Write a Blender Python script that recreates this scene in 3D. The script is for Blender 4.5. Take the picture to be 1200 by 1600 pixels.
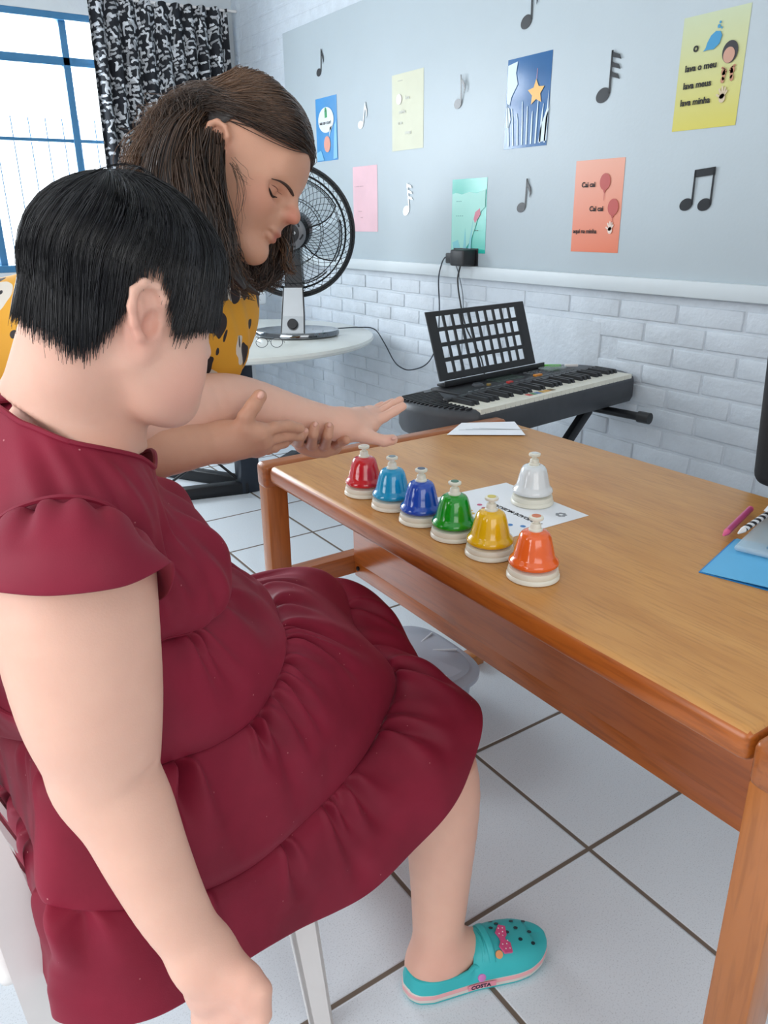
import bpy, bmesh, math, random
import numpy as np
from mathutils import Vector, Matrix

for _o in list(bpy.data.objects):
    bpy.data.objects.remove(_o)
scene = bpy.context.scene
COL = scene.collection
PI = math.pi

# ------------------------------------------------------------------ camera
F_PX = 1212.84                       # focal length in pixels of the 1200x1600 frame
YAW, PITCH, ROLL = 0.585013, 0.362345, 0.010809
CAM_H = 1.30


def cam_axes():
    cy, sy, cp, sp = math.cos(YAW), math.sin(YAW), math.cos(PITCH), math.sin(PITCH)
    fwd = np.array([sy * cp, cy * cp, -sp])
    right = np.array([cy, -sy, 0.0])
    down = np.cross(fwd, right)
    r = math.cos(ROLL) * right + math.sin(ROLL) * down
    d = -math.sin(ROLL) * right + math.cos(ROLL) * down
    return np.array([r, d, fwd])


AX = cam_axes()


def at(px, py, d):
    """world point seen at a photo pixel, d metres along the view axis"""
    return AX.T @ np.array([(px - 600) / F_PX * d, (py - 800) / F_PX * d, d]) + np.array([0, 0, CAM_H])


cam = bpy.data.cameras.new('camera')
cam_o = bpy.data.objects.new('camera', cam)
COL.objects.link(cam_o)
cam.sensor_fit = 'VERTICAL'
cam.sensor_height = 36.0
cam.lens = F_PX / 1600 * 36.0
cam.clip_start = 0.02
r_, d_, f_ = AX
cam_o.matrix_world = Matrix(((r_[0], -d_[0], -f_[0], 0), (r_[1], -d_[1], -f_[1], 0), (r_[2], -d_[2], -f_[2], CAM_H), (0, 0, 0, 1)))
scene.camera = cam_o

# ------------------------------------------------------------------ world, lamps, exposure
scene.view_settings.view_transform = 'Standard'
scene.view_settings.look = 'None'
scene.view_settings.gamma = 1.0
scene.view_settings.use_curve_mapping = False
scene.view_settings.exposure = 0.10
world = bpy.data.worlds.new('world')
scene.world = world
world.use_nodes = True
_wn = world.node_tree
_bg = _wn.nodes['Background']
_tc = _wn.nodes.new('ShaderNodeTexCoord')
_sp = _wn.nodes.new('ShaderNodeSeparateXYZ')
_wn.links.new(_tc.outputs['Generated'], _sp.inputs[0])
_mr = _wn.nodes.new('ShaderNodeMapRange')          # overcast sky, much brighter on the window's side
_mr.interpolation_type = 'SMOOTHSTEP'
_mr.inputs['From Min'].default_value = 0.55
_mr.inputs['From Max'].default_value = 0.85
_mr.inputs['To Min'].default_value = 0.50
_mr.inputs['To Max'].default_value = 3.2
_wn.links.new(_sp.outputs['Y'], _mr.inputs['Value'])
_wn.links.new(_mr.outputs[0], _bg.inputs[1])
_bg.inputs[0].default_value = (0.88, 0.94, 1.0, 1)


def area(name, loc, target, sx, sy, power, col):
    l = bpy.data.lights.new(name, 'AREA')
    l.shape = 'RECTANGLE'
    l.size, l.size_y = sx, sy
    l.energy = power
    l.color = col
    o = bpy.data.objects.new(name, l)
    COL.objects.link(o)
    o.location = loc
    o.rotation_euler = (Vector(target) - Vector(loc)).to_track_quat('-Z', 'Y').to_euler()
    return o


area('window_daylight', (0.8, 5.45, 1.75), (0.9, 2.2, 0.8), 2.2, 1.3, 150, (0.86, 0.94, 1.0))
area('side_soft_fill', (-2.3, 0.9, 1.75), (0.6, 1.2, 0.8), 2.4, 1.5, 52, (0.95, 0.97, 1.0))  # added soft fill on the open left side, no window is built here
area('rear_ambient_fill', (-0.4, -2.4, 2.0), (0.6, 1.2, 0.7), 2.6, 1.5, 30, (1.0, 0.98, 0.95))  # unseen lamp behind the camera, added to lift the ambient light


# ------------------------------------------------------------------ materials
def lin(c):
    return tuple(((v / 255) / 12.92 if v / 255 <= 0.04045 else ((v / 255 + 0.055) / 1.055) ** 2.4) for v in c)


def mat(name, rgb, rough=0.5, metal=0.0, var=0.06, scale=8.0, bump=0.0, bscale=60.0, coat=0.0, sss=0.0, trans=0.0, alpha=1.0, stretch=None, rgb2=None, spec=0.5, sheen=0.0):
    m = bpy.data.materials.new(name)
    m.use_nodes = True
    nt = m.node_tree
    b = nt.nodes['Principled BSDF']
    c = lin(rgb)
    tc = nt.nodes.new('ShaderNodeTexCoord')
    mp = nt.nodes.new('ShaderNodeMapping')
    nt.links.new(tc.outputs['Object'], mp.inputs['Vector'])
    if stretch:
        mp.inputs['Scale'].default_value = stretch
    nz = nt.nodes.new('ShaderNodeTexNoise')
    nz.inputs['Scale'].default_value = scale
    nz.inputs['Detail'].default_value = 6
    nt.links.new(mp.outputs[0], nz.inputs['Vector'])
    rp = nt.nodes.new('ShaderNodeValToRGB')
    c2 = lin(rgb2) if rgb2 else tuple(max(0, v * (1 - var * 2)) for v in c)
    c1 = c if rgb2 else tuple(min(1, v * (1 + var)) for v in c)
    rp.color_ramp.elements[0].position = 0.32
    rp.color_ramp.elements[1].position = 0.68
    rp.color_ramp.elements[0].color = (*c2, 1)
    rp.color_ramp.elements[1].color = (*c1, 1)
    nt.links.new(nz.outputs['Fac'], rp.inputs['Fac'])
    nt.links.new(rp.outputs['Color'], b.inputs['Base Color'])
    b.inputs['Roughness'].default_value = rough
    b.inputs['Metallic'].default_value = metal
    b.inputs['Specular IOR Level'].default_value = spec
    if coat:
        b.inputs['Coat Weight'].default_value = coat
        b.inputs['Coat Roughness'].default_value = 0.08
    if sss:
        b.inputs['Subsurface Weight'].default_value = sss
        b.inputs['Subsurface Scale'].default_value = 0.012
        b.inputs['Subsurface Radius'].default_value = (1.0, 0.35, 0.2)
    if trans:
        b.inputs['Transmission Weight'].default_value = trans
    if sheen:
        b.inputs['Sheen Weight'].default_value = sheen
    b.inputs['Alpha'].default_value = alpha
    if bump:
        n2 = nt.nodes.new('ShaderNodeTexNoise')
        n2.inputs['Scale'].default_value = bscale
        n2.inputs['Detail'].default_value = 5
        nt.links.new(mp.outputs[0], n2.inputs['Vector'])
        bp = nt.nodes.new('ShaderNodeBump')
        bp.inputs['Strength'].default_value = bump
        bp.inputs['Distance'].default_value = 0.01
        nt.links.new(n2.outputs['Fac'], bp.inputs['Height'])
        nt.links.new(bp.outputs[0], b.inputs['Normal'])
    m['bsdf'] = 1
    return m


def floor_material():
    m = bpy.data.materials.new('floor_tiles')
    m.use_nodes = True
    nt = m.node_tree
    b = nt.nodes['Principled BSDF']
    N, L = nt.nodes.new, nt.links.new
    tc = N('ShaderNodeTexCoord')
    mp = N('ShaderNodeMapping')
    T = 0.3939
    mp.inputs['Location'].default_value = (-1.1024, -0.8645, 0)
    L(tc.outputs['Object'], mp.inputs['Vector'])
    sx = N('ShaderNodeSeparateXYZ')
    L(mp.outputs[0], sx.inputs[0])
    ds = []
    for ax in ('X', 'Y'):
        dv = N('ShaderNodeMath'); dv.operation = 'DIVIDE'; dv.inputs[1].default_value = T
        L(sx.outputs[ax], dv.inputs[0])
        ad = N('ShaderNodeMath'); ad.operation = 'ADD'; ad.inputs[1].default_value = 0.5
        L(dv.outputs[0], ad.inputs[0])
        fr = N('ShaderNodeMath'); fr.operation = 'FRACT'
        L(ad.outputs[0], fr.inputs[0])
        sb = N('ShaderNodeMath'); sb.operation = 'SUBTRACT'; sb.inputs[1].default_value = 0.5
        L(fr.outputs[0], sb.inputs[0])
        ab = N('ShaderNodeMath'); ab.operation = 'ABSOLUTE'
        L(sb.outputs[0], ab.inputs[0])
        ds.append(ab)
    mn = N('ShaderNodeMath'); mn.operation = 'MINIMUM'
    L(ds[0].outputs[0], mn.inputs[0]); L(ds[1].outputs[0], mn.inputs[1])
    st = N('ShaderNodeMapRange')
    st.inputs['From Min'].default_value = 0.0105
    st.inputs['From Max'].default_value = 0.0145
    L(mn.outputs[0], st.inputs['Value'])
    nz = N('ShaderNodeTexNoise'); nz.inputs['Scale'].default_value = 330; nz.inputs['Detail'].default_value = 3
    L(tc.outputs['Object'], nz.inputs['Vector'])
    rp = N('ShaderNodeValToRGB')
    rp.color_ramp.elements[0].position = 0.28; rp.color_ramp.elements[0].color = (*lin((198, 204, 210)), 1)
    rp.color_ramp.elements[1].position = 0.46; rp.color_ramp.elements[1].color = (*lin((224, 230, 236)), 1)
    L(nz.outputs['Fac'], rp.inputs['Fac'])
    mx = N('ShaderNodeMix'); mx.data_type = 'RGBA'
    mx.inputs['A'].default_value = (*lin((112, 98, 86)), 1)
    L(st.outputs[0], mx.inputs['Factor'])
    L(rp.outputs['Color'], mx.inputs['B'])
    L(mx.outputs['Result'], b.inputs['Base Color'])
    rr = N('ShaderNodeMapRange')
    rr.inputs['To Min'].default_value = 0.85; rr.inputs['To Max'].default_value = 0.30
    L(st.outputs[0], rr.inputs['Value'])
    L(rr.outputs[0], b.inputs['Roughness'])
    sm = N('ShaderNodeMapRange')
    sm.inputs['From Min'].default_value = 0.009; sm.inputs['From Max'].default_value = 0.02
    L(mn.outputs[0], sm.inputs['Value'])
    n3 = N('ShaderNodeTexNoise'); n3.inputs['Scale'].default_value = 90
    L(tc.outputs['Object'], n3.inputs['Vector'])
    ma = N('ShaderNodeMath'); ma.operation = 'MULTIPLY_ADD'; ma.inputs[1].default_value = 0.10
    L(n3.outputs['Fac'], ma.inputs[0]); L(sm.outputs[0], ma.inputs[2])
    bp = N('ShaderNodeBump'); bp.inputs['Strength'].default_value = 0.5; bp.inputs['Distance'].default_value = 0.004
    L(ma.outputs[0], bp.inputs['Height'])
    L(bp.outputs[0], b.inputs['Normal'])
    return m


def wood_material(name, c1, c2, c3, axis=1, scale=1.0, rough=0.32, coat=0.25):
    """long grain along one axis of the piece"""
    m = bpy.data.materials.new(name)
    m.use_nodes = True
    nt = m.node_tree
    b = nt.nodes['Principled BSDF']
    N, L = nt.nodes.new, nt.links.new
    tc = N('ShaderNodeTexCoord')
    def noise(sc, st, det=6):
        mp = N('ShaderNodeMapping')
        s = [st, st, st]; s[axis] = 1.0
        mp.inputs['Scale'].default_value = s
        L(tc.outputs['Object'], mp.inputs['Vector'])
        nz = N('ShaderNodeTexNoise'); nz.inputs['Scale'].default_value = sc * scale; nz.inputs['Detail'].default_value = det
        nz.inputs['Distortion'].default_value = 0.4
        L(mp.outputs[0], nz.inputs['Vector'])
        return nz
    a = noise(3.0, 5.0)
    g = noise(11.0, 14.0, 8)
    rp = N('ShaderNodeValToRGB')
    rp.color_ramp.elements[0].position = 0.3; rp.color_ramp.elements[0].color = (*lin(c2), 1)
    rp.color_ramp.elements[1].position = 0.7; rp.color_ramp.elements[1].color = (*lin(c1), 1)
    L(a.outputs['Fac'], rp.inputs['Fac'])
    r2 = N('ShaderNodeValToRGB')
    r2.color_ramp.elements[0].position = 0.34; r2.color_ramp.elements[0].color = (1, 1, 1, 1)
    r2.color_ramp.elements[1].position = 0.52; r2.color_ramp.elements[1].color = (0, 0, 0, 1)
    L(g.outputs['Fac'], r2.inputs['Fac'])
    ml = N('ShaderNodeMath'); ml.operation = 'MULTIPLY'; ml.inputs[1].default_value = 0.38
    L(r2.outputs['Color'], ml.inputs[0])
    mx = N('ShaderNodeMix'); mx.data_type = 'RGBA'
    L(ml.outputs[0], mx.inputs['Factor'])
    L(rp.outputs['Color'], mx.inputs['A'])
    mx.inputs['B'].default_value = (*lin(c3), 1)
    L(mx.outputs['Result'], b.inputs['Base Color'])
    b.inputs['Roughness'].default_value = rough
    b.inputs['Coat Weight'].default_value = coat
    b.inputs['Coat Roughness'].default_value = 0.18
    bp = N('ShaderNodeBump'); bp.inputs['Strength'].default_value = 0.12; bp.inputs['Distance'].default_value = 0.002
    L(g.outputs['Fac'], bp.inputs['Height']); L(bp.outputs[0], b.inputs['Normal'])
    return m


M = {}
M['floor'] = floor_material()
M['white_wall'] = mat('white_wall_paint', (214, 219, 222), 0.6, var=0.02, bump=0.15, bscale=40)
M['brick'] = mat('painted_brick', (206, 214, 222), 0.5, var=0.03, scale=14, bump=0.35, bscale=55)
M['board'] = mat('grey_board_paint', (183, 194, 200), 0.5, var=0.012, scale=3, bump=0.05, bscale=80)
M['rail'] = mat('rail_paint', (205, 213, 217), 0.45, var=0.015, scale=4)
M['ceiling'] = mat('ceiling_paint', (235, 235, 232), 0.8, var=0.01)
M['blue_frame'] = mat('blue_window_paint', (62, 122, 165), 0.35, var=0.05)
M['wood_top'] = wood_material('varnished_table_top', (206, 150, 84), (190, 132, 70), (160, 106, 56), axis=1, scale=1.3, rough=.36, coat=.08)
M['wood_edge'] = wood_material('varnished_table_edge', (184, 100, 34), (156, 78, 24), (112, 54, 18), axis=1, coat=.15)
M['wood_leg'] = wood_material('reddish_table_leg', (188, 118, 62), (166, 98, 46), (130, 74, 34), axis=2, scale=0.7)
M['wood_rail'] = wood_material('reddish_table_rail', (176, 104, 52), (152, 84, 40), (112, 58, 28), axis=0, scale=0.7)
M['wood_panel'] = wood_material('orange_table_panel', (180, 98, 42), (160, 82, 32), (120, 58, 24), axis=1, scale=0.7)
M['white_plastic'] = mat('white_plastic', (232, 228, 226), 0.38, var=0.015)
M['cream_plastic'] = mat('cream_plastic', (232, 229, 214), 0.35, var=0.02)
M['black_plastic'] = mat('black_plastic', (34, 35, 38), 0.42, var=0.08, scale=30)
M['grey_plastic'] = mat('dark_grey_plastic', (62, 65, 70), 0.45, var=0.06, scale=30)
M['black_metal'] = mat('black_metal', (26, 28, 32), 0.35, metal=0.3, var=0.06)
M['chrome'] = mat('brushed_silver', (196, 200, 204), 0.25, metal=0.9, var=0.03)
M['dark_chrome'] = mat('mirror_dark', (120, 124, 128), 0.06, metal=1.0, var=0.03)
M['paper'] = mat('white_paper', (238, 240, 244), 0.7, var=0.01)
M['ink'] = mat('black_ink', (26, 24, 26), 0.7, var=0.02)
M['grey_ink'] = mat('grey_ink', (150, 152, 156), 0.7, var=0.02)


def flat(name, rgb, rough=0.35):
    if name not in M:
        M[name] = mat(name, rgb, rough, var=0.02)
    return M[name]


# ------------------------------------------------------------------ mesh helpers
class MB:
    """collects pieces; build() links them as one mesh object"""
    def __init__(self):
        self.v, self.f = [], []

    def add(self, verts, faces):
        o = len(self.v)
        self.v.extend([tuple(map(float, p)) for p in verts])
        self.f.extend([tuple(i + o for i in f) for f in faces])
        return self

    def bm(self, b):
        b.verts.ensure_lookup_table(); b.verts.index_update()
        self.add([v.co[:] for v in b.verts], [[v.index for v in f.verts] for f in b.faces])
        b.free()
        return self

    def box(self, lo, hi, bev=0.0, seg=2, mtx=None):
        b = bmesh.new()
        bmesh.ops.create_cube(b, size=1.0)
        s = [hi[i] - lo[i] for i in range(3)]; c = [(hi[i] + lo[i]) / 2 for i in range(3)]
        for v in b.verts:
            v.co = Vector((v.co.x * s[0] + c[0], v.co.y * s[1] + c[1], v.co.z * s[2] + c[2]))
        if bev > 0:
            bmesh.ops.bevel(b, geom=list(b.edges), offset=bev, segments=seg, profile=0.5, affect='EDGES')
        if mtx is not None:
            b.transform(mtx)
        return self.bm(b)

    def tube(self, pts, r, n=8, caps=True, closed=False):
        P = [Vector(p) for p in pts]
        R = r if isinstance(r, (list, tuple, np.ndarray)) else [r] * len(P)
        vs, fs = [], []
        nrm = None
        m = len(P)
        for i in range(m):
            if closed:
                t = (P[(i + 1) % m] - P[i - 1]).normalized()
            else:
                t = (P[min(i + 1, m - 1)] - P[max(i - 1, 0)]).normalized()
            if nrm is None:
                a = Vector((0, 0, 1)) if abs(t.z) < 0.9 else Vector((1, 0, 0))
                nrm = t.cross(a).normalized()
            nrm = (nrm - t * nrm.dot(t)).normalized()
            bn = t.cross(nrm)
            for k in range(n):
                a = 2 * PI * k / n
                vs.append(P[i] + (nrm * math.cos(a) + bn * math.sin(a)) * float(R[i]))
        for i in range(m if closed else m - 1):
            j = (i + 1) % m
            for k in range(n):
                fs.append((i * n + k, i * n + (k + 1) % n, j * n + (k + 1) % n, j * n + k))
        if caps and not closed:
            fs.append(tuple(range(n))[::-1]); fs.append(tuple((m - 1) * n + k for k in range(n)))
        return self.add(vs, fs)

    def lathe(self, prof, c=(0, 0, 0), n=32, mtx=None):
        vs, fs = [], []
        for (r, z) in prof:
            for k in range(n):
                a = 2 * PI * k / n
                p = Vector((c[0] + r * math.cos(a), c[1] + r * math.sin(a), c[2] + z))
                vs.append(mtx @ p if mtx is not None else p)
        for i in range(len(prof) - 1):
            for k in range(n):
                fs.append((i * n + k, i * n + (k + 1) % n, (i + 1) * n + (k + 1) % n, (i + 1) * n + k))
        if prof[0][0] > 1e-6: fs.append(tuple(range(n))[::-1])
        if prof[-1][0] > 1e-6: fs.append(tuple((len(prof) - 1) * n + k for k in range(n)))
        return self.add(vs, fs)

    def prism(self, poly, fn, depth, bev=0):
        """2-D outline (u, v) pushed out by depth; fn(u, v, w) gives the 3-D point"""
        n = len(poly)
        vs = [fn(u, v, 0) for u, v in poly] + [fn(u, v, depth) for u, v in poly]
        fs = [tuple(range(n))[::-1], tuple(range(n, 2 * n))]
        for i in range(n):
            fs.append((i, (i + 1) % n, n + (i + 1) % n, n + i))
        return self.add(vs, fs)

    def grid(self, G, closed_u=False):
        """G[i][j] points"""
        a, b = len(G), len(G[0])
        fs = []
        for i in range(a - 1):
            for j in range(b if closed_u else b - 1):
                j2 = (j + 1) % b
                fs.append((i * b + j, i * b + j2, (i + 1) * b + j2, (i + 1) * b + j))
        return self.add([p for row in G for p in row], fs)

    def build(self, name, m, parent=None, smooth=True, angle=40):
        me = bpy.data.meshes.new(name)
        me.from_pydata(self.v, [], self.f)
        return finish(name, me, m, parent, smooth, angle)


def finish(name, me, m, parent=None, smooth=True, angle=40):
    b = bmesh.new(); b.from_mesh(me)
    bmesh.ops.remove_doubles(b, verts=b.verts, dist=1e-6)
    bmesh.ops.recalc_face_normals(b, faces=b.faces)
    if smooth:
        lim = math.radians(angle)
        for f in b.faces: f.smooth = True
        for e in b.edges:
            if len(e.link_faces) == 2 and e.calc_face_angle(0) > lim: e.smooth = False
    b.to_mesh(me); b.free()
    for mm in (m if isinstance(m, (list, tuple)) else [m]):
        me.materials.append(mm)
    o = bpy.data.objects.new(name, me)
    COL.objects.link(o)
    if parent is not None:
        attach(o, parent)
    return o


def attach(o, parent):
    """child built in world space, re-expressed in its thing's frame"""
    mw = parent_world(parent).inverted()
    if o.type == 'MESH' and o.data.users == 1:
        o.data.transform(mw)
    o.parent = parent


def parent_world(p):
    m = p.matrix_basis.copy()
    while p.parent is not None:
        p = p.parent
        m = p.matrix_basis @ m
    return m


def thing(name, label, cat, loc=(0, 0, 0), rz=0.0, group=None):
    o = bpy.data.objects.new(name, None)
    o.empty_display_size = 0.05
    COL.objects.link(o)
    o.location = loc
    o.rotation_euler = (0, 0, rz)
    tag(o, label, cat, group)
    return o


def tag(o, label, cat, group=None):
    o['label'] = label
    o['category'] = cat
    if group: o['group'] = group
    return o


def struct(o):
    o['kind'] = 'structure'
    return o


def copy_tree(o, parent=None):
    c = o.copy()
    COL.objects.link(c)
    if parent is not None: c.parent = parent
    for ch in list(o.children):
        copy_tree(ch, c)
    return c


def text_mesh(s, size, fn, depth=0.0006, bold=0.0, shear=0.0, align='LEFT'):
    """lettering as geometry; fn(u, v, w) places it"""
    cu = bpy.data.curves.new('lettering', 'FONT')
    cu.body = s; cu.size = size; cu.shear = shear; cu.align_x = align
    cu.offset = bold
    cu.extrude = depth / 2
    cu.resolution_u = 3
    ob = bpy.data.objects.new('lettering', cu)
    COL.objects.link(ob)
    dg = bpy.context.evaluated_depsgraph_get()
    me = bpy.data.meshes.new_from_object(ob.evaluated_get(dg))
    vs = [fn(v.co.x, v.co.y, v.co.z + depth / 2) for v in me.vertices]
    fs = [tuple(p.vertices) for p in me.polygons]
    bpy.data.objects.remove(ob); bpy.data.curves.remove(cu); bpy.data.meshes.remove(me)
    return vs, fs


def circle(cx, cy, rx, ry=None, n=28):
    ry = rx if ry is None else ry
    return [(cx + rx * math.cos(2 * PI * k / n), cy + ry * math.sin(2 * PI * k / n)) for k in range(n)]


def smooth_path(pts, n=8):
    """Catmull-Rom through the points"""
    P = [np.array(p, float) for p in pts]
    P = [2 * P[0] - P[1]] + P + [2 * P[-1] - P[-2]]
    out = []
    for i in range(1, len(P) - 2):
        for k in range(n):
            t = k / n
            out.append(0.5 * ((2 * P[i]) + (-P[i - 1] + P[i + 1]) * t + (2 * P[i - 1] - 5 * P[i] + 4 * P[i + 1] - P[i + 2]) * t * t + (-P[i - 1] + 3 * P[i] - 3 * P[i + 1] + P[i + 2]) * t ** 3))
    out.append(P[-2])
    return out


# ------------------------------------------------------------------ the room
WX, WY = 2.34, 5.19          # music wall plane, window wall plane
CZ = 2.95
b = MB().box((-3.0, -2.6, -0.06), (WX, WY + 0.16, 0.0))
struct(b.build('floor', M['floor'], smooth=False))
b = MB().box((-3.0, -2.6, CZ), (WX + 0.2, WY + 0.16, CZ + 0.08))
struct(b.build('ceiling', M['ceiling'], smooth=False))

rnd = random.Random(4)


def brick_wall():
    b = MB().box((WX, -2.6, 0.0), (WX + 0.2, WY + 0.16, CZ))
    L, Hc, g = 0.248, 0.0735, 0.010
    row = 0
    z = -0.012
    while z < CZ - 0.02:
        z0, z1 = max(z + g / 2, 0.002), min(z + Hc - g / 2, CZ - 0.002)
        y = -0.4 + (row % 2) * L / 2 + rnd.uniform(-.008, .008)
        while y < WY - 0.02:
            y0, y1 = y + g / 2, min(y + L - g / 2, WY - 0.003)
            hidden = 1.00 < (z0 + z1) / 2 and z1 < 2.27 and y1 < 4.47
            patch = 2.02 < (y0 + y1) / 2 < 2.55 and 0.62 < (z0 + z1) / 2 < 0.93
            if not hidden and not patch and y1 - y0 > .02:
                t = (0.0035 + rnd.uniform(0, 0.002)) * (1.0 if z1 < 1.1 else .3)
                bv = 0.0045
                jz, jy = rnd.uniform(-.0012, .0012), rnd.uniform(-.002, .002)
                q = [(y0 + jy, z0 + jz), (y1 + jy, z0 + jz), (y1 + jy, z1 + jz), (y0 + jy, z1 + jz)]
                qi = [(q[0][0] + bv, q[0][1] + bv), (q[1][0] - bv, q[1][1] + bv), (q[2][0] - bv, q[2][1] - bv), (q[3][0] + bv, q[3][1] - bv)]
                vs = [(WX, p[0], p[1]) for p in q] + [(WX - t * .75, p[0] + (0.001 if i in (0, 3) else -.001), p[1] + (0.001 if i < 2 else -.001)) for i, p in enumerate(q)] + [(WX - t, p[0], p[1]) for p in qi]
                fs = []
                for i in range(4):
                    j = (i + 1) % 4
                    fs.append((i, j, 4 + j, 4 + i)); fs.append((4 + i, 4 + j, 8 + j, 8 + i))
                fs.append((8, 9, 10, 11))
                b.add(vs, fs)
            y += L
        z += Hc
        row += 1
    # smooth plaster patch behind the music stand
    b.box((WX - 0.006, 2.03, 0.625), (WX + .01, 2.54, 0.925), 0.004)
    struct(b.build('wall_right', M['brick'], angle=80))


brick_wall()
# painted board over the upper wall and the rail under it
b = MB().box((WX - 0.016, -2.4, 1.05), (WX + .01, 4.49, 2.272), 0.002)
struct(b.build('trim_1', M['board']))
b = MB().box((WX - 0.040, -2.4, 1.043), (WX - .005, 4.49, 1.096), 0.004)
struct(b.build('trim_2', M['rail']))
# window wall with a blue metal window
WL, WR, WB, WT = -1.4, 2.02, 1.02, 2.392
b = MB()
b.box((-3.0, WY, 0), (WX, WY + .15, WB)); b.box((-3.0, WY, WT), (WX, WY + .15, CZ))
b.box((WR, WY, WB), (WX, WY + .15, WT)); b.box((-3.0, WY, WB), (WL, WY + .15, WT))
struct(b.build('wall_back', M['white_wall'], smooth=False))
wn = MB()
ya, yb = WY + .02, WY + .075
wn.box((WL, ya - .02, WT - .036), (WR, yb, WT), .003)
wn.box((WL, ya - .02, WB), (WR, yb, WB + .04), .003)
wn.box((WL, ya, 2.130), (WR, yb, 2.176), .004)
for x in (WL + .02, -0.25, 0.80, 1.31, WR - .02):
    wn.box((x - .02, ya, WB), (x + .02, yb, WT - .03), .003)
wn.box((WL, ya + .01, 1.732), (WR, yb - .02, 1.751), .002)
for k in range(36):
    x = WL + 0.04 + k * 0.093
    wn.tube([(x, ya + .03, WB + .03), (x, ya + .03, 1.86)], .003, 6)
w1 = struct(wn.build('window_1', M['blue_frame']))
gl = mat('window_glass', (245, 250, 252), 0.02, trans=1.0, var=0.0)
nt = gl.node_tree
_tr = nt.nodes.new('ShaderNodeBsdfTransparent'); _mx = nt.nodes.new('ShaderNodeMixShader'); _mx.inputs[0].default_value = 0.08
_gs = nt.nodes.new('ShaderNodeBsdfGlossy'); _gs.inputs['Roughness'].default_value = 0.02
nt.links.new(_tr.outputs[0], _mx.inputs[1]); nt.links.new(_gs.outputs[0], _mx.inputs[2])
nt.links.new(_mx.outputs[0], nt.nodes['Material Output'].inputs[0])
M['glass'] = gl
MB().box((WL, WY + .050, WB + .02), (WR, WY + .054, WT - .02)).build('glass_pane', M['glass'], w1, smooth=False)


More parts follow.
